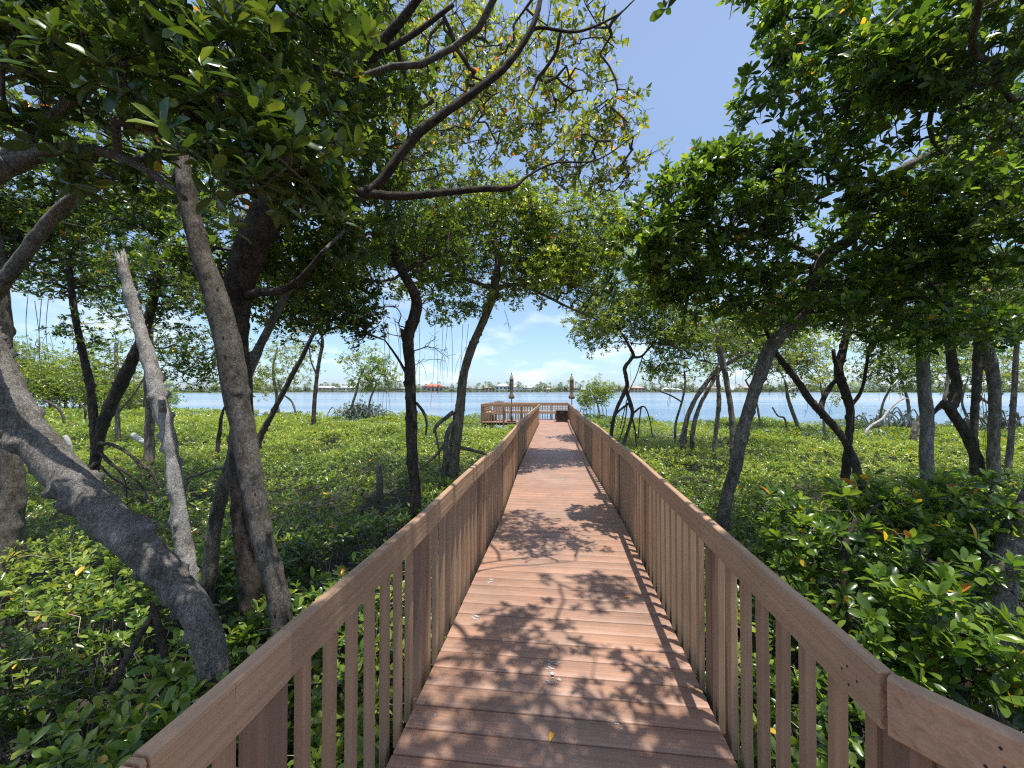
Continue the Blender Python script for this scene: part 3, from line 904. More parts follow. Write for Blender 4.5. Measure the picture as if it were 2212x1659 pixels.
# fallen leaves on the boards
M['yellow_leaf'] = plain('yellow_leaf', (0.62, 0.33, 0.04), 0.5, noise=0.25, scale=60)
def fallen(px, py, L, az, label):
    d = 1.65 * FPX / (py - 844.0); p = at(px, py, d)
    v, f3, f4, c = leaf_mesh(np.zeros((1, 3)), np.array([[math.cos(az), math.sin(az), .05]]), np.array([[0, 0.15, 1.0]]), np.array([L]), np.array([L * .42]), np.ones((1, 3)), True)
    v[:, 2] -= v[:, 2].min()
    o = mesh_obj('fallen_leaf', v, [f3, f4], M['yellow_leaf'], smooth=True)
    o.location = (p[0], p[1], 0.002)
    tag(o, label, 'leaf', 'fallen leaves on the walkway')
fallen(1187, 1605, .065, 1.3, 'yellow orange leaf lying on the nearest boards in the shade')
fallen(1345, 1292, .06, 0.2, 'small curled yellow leaf lying on sunlit boards near the right railing')
fallen(1147, 1576, .022, 1.8, 'tiny dry leaf scrap beside the nearest yellow leaf')

# ------------------------------------------------------------------ platform furniture
M['bench'] = wood_material('bench_timber', (0.46, 0.33, 0.22), 0, 0.65, 0.4, 0.25, 50)
def bench(label, x0, x1, y0, y1, along_x):
    e = thing('bench', ((x0 + x1) / 2, (y0 + y1) / 2, 0), label, 'bench', 'benches on the platform')
    mb = MB(); n = 4
    for k in range(n):
        if along_x:
            yy = y0 + (k + .5) * (y1 - y0) / n; mb.beam((x0, yy, .475), (x1, yy, .475), (y1 - y0) / n - .012, .035)
        else:
            xx = x0 + (k + .5) * (x1 - x0) / n; mb.beam((xx, y0, .475), (xx, y1, .475), (x1 - x0) / n - .012, .035)
    mb.build('seat', M['bench'], e)
    mb = MB()
    if along_x: mb.beam((x0, y0 + .02, .40), (x1, y0 + .02, .40), .035, .115)
    else: mb.beam((x1 - .02, y0, .40), (x1 - .02, y1, .40), .035, .115)
    mb.build('apron', M['bench'], e)
    mb = MB()
    for z in (.60, .70, .80):
        if along_x: mb.beam((x0, y1 - .01, z), (x1, y1 - .01, z), .03, .05)
        else: mb.beam((x0 + .01, y0, z), (x0 + .01, y1, z), .03, .05)
    mb.build('backrest', M['bench'], e)
    k = max(2, int(((x1 - x0) if along_x else (y1 - y0)) / 1.1))
    for i in range(k):
        mb = MB(); t = (i + .5) / k
        q = (x0 + (x1 - x0) * t, y0 + .1) if along_x else (x1 - .1, y0 + (y1 - y0) * t)
        mb.beam((q[0], q[1], 0), (q[0], q[1], .34), .075, .075, (0, 1, 0)); mb.build('leg', M['post'], e)
bench('long slatted bench built along the back railing of the platform', PX0 + .62, 0.34, PY1 - .52, PY1 - .08, True)
bench('shorter slatted bench at the left end of the platform', PX0 + .10, PX0 + .56, PY0 + .35, PY1 - .1, False)

# wooden armchair in the left corner
e = thing('garden_chair', (-3.45, 20.9, 0), 'brown wooden armchair whose back rises above the platform railing', 'chair')
mb = MB()
for k in range(5): mb.beam((-3.68 + k * .115, 21.15, .35), (-3.68 + k * .115, 21.33, 1.05 + .02 * (2 - abs(k - 2))), .1, .02, (0, 1, 0))
mb.build('backrest', M['post'], e)
mb = MB()
for k in range(5): mb.beam((-3.72, 20.72 + k * .1, .38 - k * .012), (-3.18, 20.72 + k * .1, .38 - k * .012), .09, .02)
mb.build('seat', M['post'], e)
for sx in (-3.76, -3.14):
    mb = MB(); mb.beam((sx, 20.62, .58), (sx, 21.3, .58), .11, .022); mb.build('armrest', M['post'], e)
    for yy in (20.68, 21.2):
        mb = MB(); mb.beam((sx, yy, 0), (sx, yy, .57), .05, .08, (0, 1, 0)); mb.build('leg', M['post'], e)

# storage box
M['box'] = plain('dark_resin', (0.028, 0.020, 0.017), 0.45)
M['boxlid'] = plain('dark_resin_lid', (0.035, 0.029, 0.026), 0.6)
e = thing('storage_box', (0.03, 20.75, 0), 'dark brown resin deck box standing at the end of the walkway', 'storage box')
mb = MB(); mb.beam((-.27, 20.75, .28), (.33, 20.75, .28), .46, .54, (0, 0, 1), .02)
mb.build('body', M['box'], e)
mb = MB(); mb.beam((-.30, 20.75, .585), (.36, 20.75, .585), .52, .06, (0, 0, 1), .02); mb.build('lid', M['boxlid'], e)
mb = MB(); mb.beam((-.06, 20.495, .49), (.12, 20.495, .49), .02, .035, (0, 0, 1), .006); mb.build('handle', M['boxlid'], e)

# parasols
M['canvas'] = plain('taupe_canvas', (0.20, 0.155, 0.10), 0.9, noise=.35, scale=14)
M['canvas_top'] = plain('pale_canvas', (0.34, 0.29, 0.22), 0.9)
M['pole'] = plain('dark_pole', (0.05, 0.045, 0.04), 0.4, 0.3)
def parasol(x, y, zt, z0, label, base=True):
    e = thing('parasol', (x, y, z0), label, 'parasol', 'closed parasols by the platform')
    mb = MB(); mb.lathe((x, y, 0), [(.024, z0), (.024, zt - .1)], 10); mb.build('pole', M['pole'], e)
    mb = MB(); h = zt - 1.32
    prof = [(.07, 1.22), (.13, 1.25), (.135, 1.33), (.09, 1.44), (.055, 1.54), (.08, 1.75), (.092, 1.95), (.085, zt - .42), (.075, zt - .34)]
    mb.lathe((x, y, 0), prof, 32, .22, 8); mb.build('canopy', M['canvas'], e, smooth=True)
    mb = MB(); mb.lathe((x, y, 0), [(.10, zt - .40), (.095, zt - .32), (.06, zt - .14), (.02, zt - .09)], 24, .12, 8); mb.build('vent_cap', M['canvas_top'], e, smooth=True)
    mb = MB(); mb.lathe((x, y, 0), [(.02, zt - .09), (.032, zt - .05), (.03, zt - .02), (.006, zt)], 10); mb.build('finial', M['pole'], e, smooth=True)
    if base:
        mb = MB(); mb.lathe((x, y, z0), [(.26, 0), (.26, .05), (.06, .08), (.045, .3), (.03, .3)], 20); mb.build('base', M['pole'], e)
p1 = at(1105, 900, 20.35)
parasol(p1[0], p1[1], 2.60, 0.0, 'closed taupe parasol behind the front railing of the platform')
parasol(0.535, 20.1, 2.54, GROUND_Z - .3, 'closed taupe parasol just outside the right walkway railing', False)

# ------------------------------------------------------------------ carpet of mangrove seedlings
def carpet_top(x, y):
    p = np.stack([x, y, x * 0], -1)
    r_ = np.hypot(x, y)
    return -0.16 + 0.17 * vnoise(p, 0.55, 11) + 0.07 * vnoise(p, 1.7, 12) + np.clip((r_ - 8) / 12, 0, 1) * 0.12
packs = []; stems = MB(); deadst = MB()
gq = np.random.default_rng(21)
for (r0, r1, dens, L, fine, a0) in ((0.9, 3.2, 310, .108, True, 75), (3.2, 6, 250, .098, True, 62), (6, 10, 215, .086, False, 60), (10, 17, 140, .094, False, 58),
                                (17, 30, 90, .128, False, 57), (30, 62, 11, .26, False, 57)):
    amax = R(a0)
    area = amax * (r1 ** 2 - r0 ** 2)
    n = int(area * dens)
    r_ = np.sqrt(gq.uniform(r0 ** 2, r1 ** 2, n)); a_ = gq.uniform(-amax, amax, n)
    x = r_ * (np.sin(a_) * rt[0] + np.cos(a_) * f0[0]); y = r_ * (np.sin(a_) * rt[1] + np.cos(a_) * f0[1])
    ok = on_land(x, y) & ~((np.abs(x - cl(y)) < 0.90) & (y < 20.3)) & ~((x > PX0 - .15) & (x < PX1 + .15) & (y > PY0 - .12))
    ok &= ~((y < 1.3) & (x > 0.3) & (x < 2.0) & (y > -2) & (x - 0.9 < (1.2 - y) * .85 + .35))
    ok &= ~((y < 0.7) & (x < 0) & (-x - 0.85 < (0.7 - y) * .9 + .15))
    ok &= vnoise(np.stack([x, y, x * 0], -1), 1.3, 31) > -0.70 + 0.15 * gq.random(n)
    x, y = x[ok], y[ok]; n = len(x)
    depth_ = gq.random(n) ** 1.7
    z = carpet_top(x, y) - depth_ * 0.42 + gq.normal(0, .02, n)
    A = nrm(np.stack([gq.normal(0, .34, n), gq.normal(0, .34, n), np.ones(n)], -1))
    leaf_tone = np.clip((np.hypot(x, y) - 5) / 9, 0, 1) * 0.24 + 0.30 * vnoise(np.stack([x, y, x * 0], -1), .35, 41) + 0.16 * vnoise(np.stack([x, y, x * 0], -1), 1.6, 43) - depth_ * 0.42 + 0.07  # leaf tone: yellower farther out, patchy, darker lower down in the carpet
    P = np.stack([x, y, z], -1)
    sel = gq.random(n) < (0.35 if r0 < 4 else 0.55)
    Lv = L * (1 + .28 * vnoise(P, .8, 51)) * gq.uniform(.7, 1.25, n)
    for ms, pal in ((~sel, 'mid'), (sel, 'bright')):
        packs.append(rosettes(P[ms], A[ms], gq, 4, 7, Lv[ms], pal, fine, 0.006, (30, 92), leaf_tone[ms], aspect=.48))
    if r0 < 9:
        nd = n // 22
        dp = P[gq.integers(0, n, nd)] + np.array([0, 0, .01]); dd = gq.normal(0, 1, (nd, 3)); dd[:, 2] *= .5; dl = gq.uniform(.08, .4, (nd, 1))
        sticks(deadst, dp, dp + nrm(dd) * dl * .5, np.full(nd, .004), np.full(nd, .003), 4)
        sticks(deadst, dp + nrm(dd) * dl * .5, dp + nrm(dd + gq.normal(0, .35, (nd, 3))) * dl, np.full(nd, .003), np.full(nd, .0015), 4)
    if r0 < 5:
        s_ = gq.random(n) < 0.3
        B = P[s_]; A_ = B.copy(); A_[:, 2] = GROUND_Z; A_[:, :2] += gq.normal(0, .10, (len(B), 2))
        Mi = (A_ + B) / 2 + gq.normal(0, .03, B.shape)
        sticks(stems, A_, Mi, np.full(len(B), .006), np.full(len(B), .0045), 4); sticks(stems, Mi, B, np.full(len(B), .0045), np.full(len(B), .003), 4)
M['leaf_low'] = leaf_material('seedling_leaf', trans=0.23)
cp = leaf_object('seedling_carpet', packs, M['leaf_low'], None, kind='stuff')
cp['label'] = 'dense low carpet of green mangrove seedlings on both sides of the walkway'; cp['category'] = 'ground cover'
so = stems.build('stems', M['twig'], cp, kind='stuff')
M['dead_stick'] = plain('dead_stick', (0.40, 0.34, 0.28), .85, noise=.3)
so = deadst.build('dead_sticks', M['dead_stick'], cp, kind='stuff')

# ================================================================== trees
def done(t, name='crown'): return t.build(name)

# --- left side, near
t = Tree('mangrove_tree', 'thick grey leaning trunk curving up from behind the left railing out of the left edge', seed=11, bark='bark_grey')
M['leaf_thick'] = leaf_material('shade_dimmed_leaf', rough=0.25, trans=0.15)  # same mangrove leaf with translucency cut to imitate deeper shade in this crown
t.forced = 'leaf_thick'
t.path([(458, 1440, 2.5, 71), (425, 1330, 2.52, 72), (345, 1225, 2.57, 75), (270, 1155, 2.62, 85), (225, 1120, 2.65, 85), (120, 1010, 2.7, 80), (40, 905, 2.75, 75),
        (-25, 780, 2.8, 72), (-110, 600, 2.85, 66), (-160, 420, 2.9, 61), (-150, 250, 2.95, 51), (-110, 60, 3.0, 41), (-40, -200, 3.0, 33), (60, -420, 2.9, 25)], ground=True, sides=28, rough=0.20, knots=0.55, step=0.022)
t.path([(-90, 720, 2.85, 34), (0, 622, 2.6, 32), (50, 560, 2.55, 30), (130, 455, 2.5, 28), (230, 378, 2.5, 26), (330, 338, 2.5, 22), (430, 318, 2.5, 14), (520, 260, 2.5, 10)], sides=12, rough=.16, knots=.3)
t.path([(-160, 450, 2.6, 60), (-20, 372, 2.2, 58), (30, 352, 2.2, 50), (120, 322, 2.15, 30), (230, 330, 2.15, 24), (320, 372, 2.15, 18), (400, 430, 2.15, 12)], sides=14, rough=.2, knots=.5)
t.path([(-10, 360, 2.2, 34), (60, 300, 2.15, 28), (140, 230, 2.1, 24), (205, 170, 2.1, 20), (300, 90, 2.1, 16), (400, 40, 2.1, 12)], sides=10, rough=.18)
t.path([(30, 350, 2.2, 26), (90, 250, 2.3, 22), (110, 120, 2.3, 18), (150, 0, 2.3, 14)], sides=10, rough=.18)
t.grow([(100, 80, 2.0, 240, 140, .4, 90), (430, 130, 1.75, 220, 150, .35, 86), (570, 330, 1.75, 140, 120, .3, 50), (300, 200, 2.1, 240, 150, .4, 73), (180, 330, 2.2, 120, 60, .3, 16),
        (620, 90, 2.2, 150, 120, .4, 73), (20, 60, 1.9, 120, 120, .3, 32), (680, 400, 2.1, 70, 50, .2, 21)],
       L=0.108, pal='deep', per=(2, 3), leaves=(6, 8), spread_r=0.11, yellow=0.003, nodefrom=0.35, aspect=.44, step=.12)
t.grow([('w', 0.8, 0.6, 6.4, 1.5, 0.95, .4, 560), ('w', .25, 2.15, 4.9, .5, .45, .2, 46), ('w', 1.0, 2.7, 5.9, .5, .3, .2, 26), ('w', -.2, 1.4, 6.6, .7, .5, .3, 50)],
       L=0.095, pal='deep', fine=False, per=(3, 4), leaves=(6, 8), spread_r=0.16, nodefrom=0.6, step=.2)
done(t)

t = Tree('dead_tree', 'bleached white dead trunk with a jagged broken top beside the leaning grey trunk', 'dead tree', seed=12, bark='dead_wood')
t.path([(424, 1315, 3.05, 34), (408, 1250, 3.07, 35), (393, 1160, 3.1, 36), (380, 1050, 3.12, 34), (366, 950, 3.15, 32), (344, 860, 3.15, 32), (322, 780, 3.17, 31), (298, 700, 3.2, 27), (280, 630, 3.2, 24), (264, 566, 3.2, 19)],
       ground=True, sides=24, rough=.30, knots=.8, jag=.22, step=.025)
t.path([(352, 885, 3.12, 17), (350, 868, 3.08, 17), (347, 860, 3.05, 13)], sides=8, rough=.3, jag=.02, node=False)
done(t)

t = Tree('dead_tree', 'tall pale pitted trunk rising beside the left railing into the leaves', 'dead tree', seed=13, bark='bark_pitted')
t.path([(606, 1345, 2.92, 54), (592, 1240, 2.93, 49), (568, 1150, 2.95, 49), (548, 1050, 2.97, 54), (528, 930, 3.0, 55), (505, 820, 3.0, 59), (478, 700, 3.0, 57), (456, 610, 3.0, 51), (436, 540, 3.0, 45),
        (418, 470, 3.0, 41), (404, 400, 3.0, 37), (392, 330, 3.02, 32), (372, 240, 3.05, 29), (350, 130, 3.1, 26), (320, 20, 3.15, 25)], ground=True, sides=28, rough=.13, knots=.25, step=.024)
done(t)

t = Tree('mangrove_tree', 'big dark brown trunk with flaking bark rising just behind the pale pitted trunk', seed=14, bark='bark_brown')
t.path([(540, 1285, 3.35, 56), (528, 1180, 3.35, 50), (522, 1050, 3.38, 49), (522, 900, 3.4, 49), (514, 780, 3.4, 50), (510, 680, 3.4, 56), (522, 590, 3.4, 67), (555, 500, 3.4, 76), (592, 420, 3.4, 72),
        (622, 330, 3.42, 59), (642, 270, 3.45, 49), (662, 200, 3.5, 41), (700, 110, 3.55, 34), (740, 20, 3.6, 27)], ground=True, sides=26, rough=.20, knots=.2, step=.026)
t.path([(600, 425, 3.4, 34.4), (680, 412, 3.3, 29.2), (745, 410, 3.2, 25.8), (800, 418, 3.15, 24.1), (870, 424, 3.15, 20.6), (960, 416, 3.15, 17.2), (1040, 408, 3.15, 15.5), (1105, 405, 3.15, 12.9), (1140, 380, 3.2, 6), (1200, 352, 3.25, 5), (1290, 345, 3.3, 4), (1375, 290, 3.35, 2.5)], sides=14, rough=.16, knots=.3)
t.path([(795, 418, 3.15, 25.8), (830, 385, 3.15, 23.2), (862, 340, 3.15, 22.4), (905, 290, 3.15, 22.4), (960, 245, 3.15, 21.5), (1030, 195, 3.15, 18.9), (1090, 145, 3.15, 17.2), (1135, 85, 3.15, 15.5), (1160, 30, 3.15, 13.8), (1180, -60, 3.2, 10.3)], sides=14, rough=.16, knots=.3)
t.path([(1140, 80, 3.15, 10.3), (1165, 60, 3.2, 8.6), (1250, 68, 3.3, 6.9), (1330, 35, 3.35, 5.2), (1370, 0, 3.4, 3.4)], sides=8, rough=.1)
t.path([(640, 280, 3.45, 34), (720, 215, 3.3, 30), (800, 120, 3.2, 26), (870, 40, 3.1, 22), (930, -40, 3.0, 16)], sides=10, rough=.16)
t.path([(740, 190, 3.3, 20), (800, 130, 3.35, 18), (900, 70, 3.4, 14), (980, 10, 3.4, 10)], sides=9, rough=.14)
t.path([(528, 640, 3.4, 26), (560, 632, 3.3, 22), (605, 628, 3.2, 20), (650, 600, 3.15, 16), (700, 540, 3.1, 10)], sides=10, rough=.16)
t.path([(592, 420, 3.4, 36), (540, 330, 3.5, 30), (500, 200, 3.6, 26), (450, 80, 3.7, 20)], sides=10, rough=.16)
t.grow([(690, 240, 3.5, 150, 190, .6, 240), (560, 540, 3.9, 200, 110, .6, 104), (430, 300, 4.2, 230, 190, .6, 176), (760, 460, 3.9, 140, 140, .6, 112), (820, 120, 3.6, 120, 130, .5, 96), (280, 440, 4.6, 160, 110, .6, 64)],
       L=0.085, pal='deep', per=(3, 4), leaves=(6, 8), spread_r=0.14, yellow=0.004, nodefrom=0.3)
t.grow([(940, 120, 5.0, 210, 160, .8, 420), (1140, 260, 4.4, 190, 130, .6, 280), (1220, 80, 3.9, 130, 90, .4, 90), (1340, 245, 3.9, 65, 42, .3, 40), (1280, 350, 3.8, 105, 50, .4, 80), (930, 330, 4.7, 130, 100, .6, 170)],
       L=0.078, pal='olive', per=(2, 4), leaves=(3, 6), spread_r=0.14, yellow=0.03, nodefrom=0.3, bare=0.22, twig_r=.0019, step=.1, upbias=.3)
done(t)

t = Tree('mangrove_tree', 'slim scarred trunk leaning in behind the pale pitted trunk', seed=15, bark='bark_mid')
t.path([(448, 1285, 3.5, 34), (456, 1230, 3.5, 34), (463, 1150, 3.5, 32), (478, 1070, 3.52, 32), (498, 1000, 3.55, 30), (512, 930, 3.6, 28), (540, 800, 3.7, 24), (590, 690, 3.8, 18), (640, 600, 3.9, 14)], ground=True, sides=14, rough=.18, knots=.5)
t.grow([(640, 560, 4.1, 130, 90, .5, 90)], L=.085, pal='deep', per=(3, 4), spread_r=.14)
done(t)

t = Tree('mangrove_tree', 'straight grey trunk standing at the far left edge behind the leaning trunk', seed=16, bark='bark_mid')
t.path([(22, 1175, 4.3, 50), (24, 1060, 4.3, 42), (22, 950, 4.3, 40), (12, 800, 4.3, 38), (4, 650, 4.3, 34), (-10, 520, 4.3, 28), (-20, 380, 4.4, 20)], ground=True, sides=16, rough=.16, knots=.3)
t.grow([(40, 470, 4.7, 150, 120, .8, 240), (200, 330, 4.9, 170, 130, .8, 240), (380, 430, 5.0, 130, 90, .6, 130), (-150, 400, 4.6, 160, 150, .8, 60)], L=.088, pal='deep', per=(3, 4), leaves=(6, 8), fine=False, spread_r=.16, nodefrom=.4)
done(t)

t = Tree('mangrove_tree', 'forked dark trunk with arching bare prop branches at the left behind the white dead trunk', seed=17, bark='bark_dark')
t.path([(192, 1062, 6.7, 20), (206, 1000, 6.7, 22), (214, 950, 6.7, 24), (232, 895, 6.7, 26), (255, 840, 6.7, 27), (285, 780, 6.7, 25), (315, 710, 6.7, 22), (335, 630, 6.7, 18), (350, 560, 6.7, 14)], ground=True, sides=14, rough=.2, knots=.5)
t.path([(206, 985, 6.65, 18), (203, 900, 6.65, 18), (192, 820, 6.65, 16), (176, 750, 6.65, 15), (160, 660, 6.65, 14), (150, 570, 6.7, 12)], sides=12, rough=.2, knots=.5)
t.path([(190, 1062, 6.6, 14), (180, 1040, 6.5, 12), (205, 1000, 6.55, 12)], ground=True, sides=9, rough=.3, knots=.5, node=False)
t.roots([[(212, 958, 6.6, 11), (245, 962, 6.5, 9), (290, 990, 6.4, 7), (325, 1020, 6.3, 6), (345, 1050, 6.3, 4)], [(215, 975, 6.6, 9), (235, 1000, 6.5, 7), (270, 1020, 6.4, 6), (305, 1050, 6.4, 5), (330, 1090, 6.4, 4)],
         [(285, 985, 6.4, 5), (300, 1010, 6.35, 4), (312, 1050, 6.3, 3), (318, 1100, 6.3, 3)], [(225, 985, 6.6, 6), (250, 1010, 6.5, 4), (270, 1040, 6.5, 3), (275, 1090, 6.5, 3)],
         [(215, 1005, 6.6, 6), (240, 1030, 6.5, 5), (290, 1065, 6.4, 4), (325, 1110, 6.4, 3)]])
t.grow([(200, 500, 6.9, 240, 110, 1.2, 420), (360, 620, 6.9, 120, 80, 1.0, 190), (90, 600, 7.0, 120, 60, 1, 110), (170, 720, 6.6, 60, 40, .4, 14)], L=.088, pal='deep', per=(3, 5), leaves=(6, 8), fine=False, spread_r=.2, nodefrom=.35)
t.hang([(60, 640, 760, 5.5), (75, 650, 800, 5.5), (90, 640, 830, 5.6), (105, 640, 780, 5.6), (155, 700, 790, 6), (320, 700, 720, 6)])
done(t)

t = Tree('mangrove_tree', 'straight mid grey trunk standing behind the white dead trunk', seed=18, bark='bark_mid')
t.path([(325, 985, 9.3, 24), (324, 930, 9.3, 20), (322, 850, 9.3, 18), (320, 760, 9.3, 17), (326, 690, 9.3, 14), (340, 620, 9.4, 10)], ground=True, sides=12, rough=.16, knots=.3)
t.grow([(360, 620, 9.5, 200, 100, 1.5, 300), (430, 770, 9.0, 70, 70, 1.0, 170)], L=.1, pal='deep', per=(3, 4), leaves=(5, 7), fine=False, spread_r=.24, nodefrom=.4)
done(t)

t = Tree('mangrove_tree', 'slim pale trunk among bushes left of the forked dark trunk, far back', seed=19, bark='bark_mid')
t.path([(256, 940, 13.5, 11), (253, 880, 13.5, 10), (252, 800, 13.5, 9), (250, 740, 13.5, 7)], ground=True, sides=9, rough=.16)
t.path([(256, 890, 13.5, 6), (290, 850, 13.4, 5), (312, 815, 13.4, 4)], sides=7, rough=.1)
t.grow([(250, 760, 13.6, 90, 60, 1.4, 110), (190, 800, 14, 50, 50, 1, 50)], L=.13, pal='bright', per=(3, 4), leaves=(5, 7), fine=False, spread_r=.3, nodefrom=.3)
done(t)

t = Tree('mangrove_tree', 'dark slender trunk right of the brown trunk, standing near the water', seed=20, bark='bark_dark')
t.path([(678, 912, 19, 11), (680, 860, 19, 10), (686, 800, 19, 9), (696, 740, 19, 8), (690, 690, 19, 6)], ground=True, sides=9, rough=.2, knots=.3)
t.path([(684, 810, 19, 5), (672, 780, 19, 4), (668, 750, 19, 3)], sides=6, rough=.1)
t.grow([(680, 690, 18.5, 70, 40, 1.6, 60)], L=.16, pal='mid', per=(3, 4), leaves=(5, 7), fine=False, spread_r=.35)
done(t)

t = Tree('mangrove_tree', 'thin trunk leaning right between the brown trunk and the water', seed=21, bark='bark_dark')
t.path([(563, 945, 12, 15), (590, 890, 12, 13), (625, 820, 12, 12), (655, 765, 12, 11), (680, 710, 12, 9), (700, 650, 12, 7)], ground=True, sides=10, rough=.2, knots=.4)
t.grow([(690, 640, 12, 120, 60, 1.4, 170)], L=.11, pal='mid', per=(3, 4), leaves=(5, 7), fine=False, spread_r=.26, nodefrom=.4)
done(t)

t = Tree('mangrove_tree', 'pale green tree on the shore between the brown trunk and the thin leaning trunk', seed=22, bark='bark_mid')
t.path([(600, 905, 27, 9), (598, 860, 27, 8), (590, 800, 27, 6), (600, 750, 27, 4)], ground=True, sides=8, rough=.2)
t.path([(640, 905, 27, 6), (632, 870, 27, 5), (610, 850, 27, 4), (600, 820, 27, 3)], ground=True, sides=7, rough=.2)
t.grow([(600, 780, 27, 75, 65, 2.2, 200), (570, 830, 27, 50, 35, 1.6, 80)], L=.2, pal='olive', per=(3, 4), leaves=(5, 7), fine=False, spread_r=.5)
done(t)

t = Tree('mangrove_tree', 'single dark curving trunk beside the left railing with a broken stub halfway up', seed=23, bark='bark_dark')
t.path([(897, 1125, 5.5, 28), (895, 1040, 5.5, 27), (893, 960, 5.5, 27), (889, 870, 5.5, 28), (886, 790, 5.5, 27), (886, 725, 5.5, 28), (898, 685, 5.5, 29), (902, 650, 5.5, 27), (888, 618, 5.5, 25), (868, 585, 5.5, 22), (850, 540, 5.5, 20), (845, 480, 5.5, 18), (820, 360, 5.6, 16), (780, 230, 5.7, 13), (760, 120, 5.8, 9)],
       ground=True, sides=18, rough=.15, knots=.45, step=.035)
t.path([(880, 740, 5.48, 18), (875, 722, 5.46, 17), (873, 712, 5.45, 15)], sides=9, rough=.2, jag=.05, node=False)
t.path([(884, 820, 5.5, 9), (866, 785, 5.45, 7), (850, 760, 5.4, 6), (832, 735, 5.4, 4)], sides=7, rough=.1)
t.path([(868, 590, 5.5, 14), (920, 560, 5.6, 10), (980, 540, 5.8, 7)], sides=8, rough=.1)
t.path([(900, 870, 5.48, 7), (915, 890, 5.4, 8), (922, 912, 5.35, 6), (920, 940, 5.35, 4)], sides=7, rough=.2, node=False)
t.grow([(710, 610, 5.4, 125, 105, .8, 230), (870, 500, 5.7, 140, 90, 1.0, 260), (620, 660, 5.5, 100, 70, .8, 130), (770, 690, 5.4, 55, 45, .4, 60), (740, 200, 6.1, 230, 150, 1.4, 260), (900, 330, 6.2, 110, 90, 1.0, 90)], L=.086, pal='deep', per=(3, 5), leaves=(6, 8), fine=False, spread_r=.17, nodefrom=.5)
t.grow([(845, 700, 5.5, 50, 70, .4, 26), (930, 760, 5.5, 50, 40, .3, 12)], L=.05, pal='olive', per=(2, 3), leaves=(1, 2), fine=False, spread_r=.15, nodefrom=.3, bare=.98, step=.06)
t.hang([(828, 640, 960, 5.2), (905, 700, 840, 5.3), (852, 690, 800, 5.6), (874, 820, 760, 5.6), (838, 700, 830, 5.6), (862, 690, 845, 5.7)])
done(t)

t = Tree('mangrove_tree', 'grey leaning trunk with prop roots beside the left railing, crown over the bay', seed=24, bark='bark_mid')
t.path([(978, 1015, 8.4, 36), (984, 960, 8.4, 30), (990, 910, 8.4, 28), (996, 860, 8.4, 24), (1003, 810, 8.4, 22), (1015, 765, 8.4, 21), (1032, 720, 8.4, 20), (1052, 675, 8.4, 21), (1066, 630, 8.4, 23), (1074, 590, 8.4, 19), (1075, 550, 8.4, 16), (1066, 500, 8.4, 12), (1085, 440, 8.4, 8)],
       ground=True, sides=16, rough=.16, knots=.5, step=.04)
t.path([(1066, 625, 8.4, 14), (1020, 608, 8.3, 9), (970, 595, 8.2, 8), (920, 608, 8.1, 6)], sides=8, rough=.15)
t.path([(1072, 622, 8.4, 14), (1120, 615, 8.5, 9), (1170, 635, 8.7, 8), (1230, 665, 8.9, 6), (1290, 690, 9.1, 4)], sides=8, rough=.15)
t.path([(1074, 580, 8.4, 12), (1110, 520, 8.6, 9), (1180, 470, 8.8, 7), (1260, 450, 9, 5)], sides=8, rough=.15)
t.roots([[(988, 905, 8.35, 15), (968, 935, 8.25, 14), (962, 980, 8.2, 12), (958, 1030, 8.2, 10)], [(980, 890, 8.35, 12), (945, 918, 8.2, 10), (938, 935, 8.2, 8)],
         [(968, 950, 8.25, 8), (940, 985, 8.1, 7), (905, 1015, 8.0, 5)], [(990, 965, 8.4, 10), (1030, 975, 8.3, 8), (1058, 985, 8.3, 6)], [(940, 930, 8.2, 6), (948, 975, 8.15, 5), (950, 1020, 8.1, 5)]])
t.grow([(930, 550, 8.3, 120, 85, 1.2, 445), (1050, 480, 8.5, 170, 80, 1.5, 567), (1190, 500, 8.9, 140, 95, 1.5, 580), (1270, 570, 9.2, 80, 90, 1.2, 351), (1150, 590, 8.6, 140, 60, 1.2, 351), (980, 655, 8.2, 90, 25, .8, 59), (1310, 470, 9.4, 40, 50, .7, 81)],
       L=.105, pal='bright', per=(3, 5), leaves=(5, 8), fine=False, spread_r=.2, nodefrom=.55, yellow=.004)
t.hang([(968, 690, 800, 8), (975, 690, 870, 8), (958, 690, 830, 7.9), (945, 850, 740, 7.9), (1000, 700, 820, 8.2), (1012, 700, 790, 8.2), (1090, 670, 720, 8.2), (940, 700, 880, 8)])
done(t)

t = Tree('mangrove_tree', 'small green mangrove on the shore over a heap of grey dead roots', seed=25, bark='bark_mid')
t.path([(758, 890, 25, 7), (768, 850, 25, 6), (778, 815, 25, 5), (790, 790, 25, 4)], ground=True, sides=8, rough=.2)
t.path([(795, 895, 25, 5), (800, 860, 25, 5), (812, 830, 25, 4), (800, 800, 25, 3)], ground=True, sides=8, rough=.2)
t.grow([(790, 790, 25, 48, 40, 1.4, 130), (825, 815, 25, 32, 24, 1.0, 70), (790, 830, 25, 40, 14, 1.0, 40)], L=.19, pal='bright', per=(3, 4), leaves=(5, 7), fine=False, spread_r=.4)
t.hang([(770, 840, 890, 24.5), (782, 840, 890, 24.5), (805, 840, 880, 24.5), (818, 840, 875, 24.5), (762, 840, 880, 24.5)])
done(t)

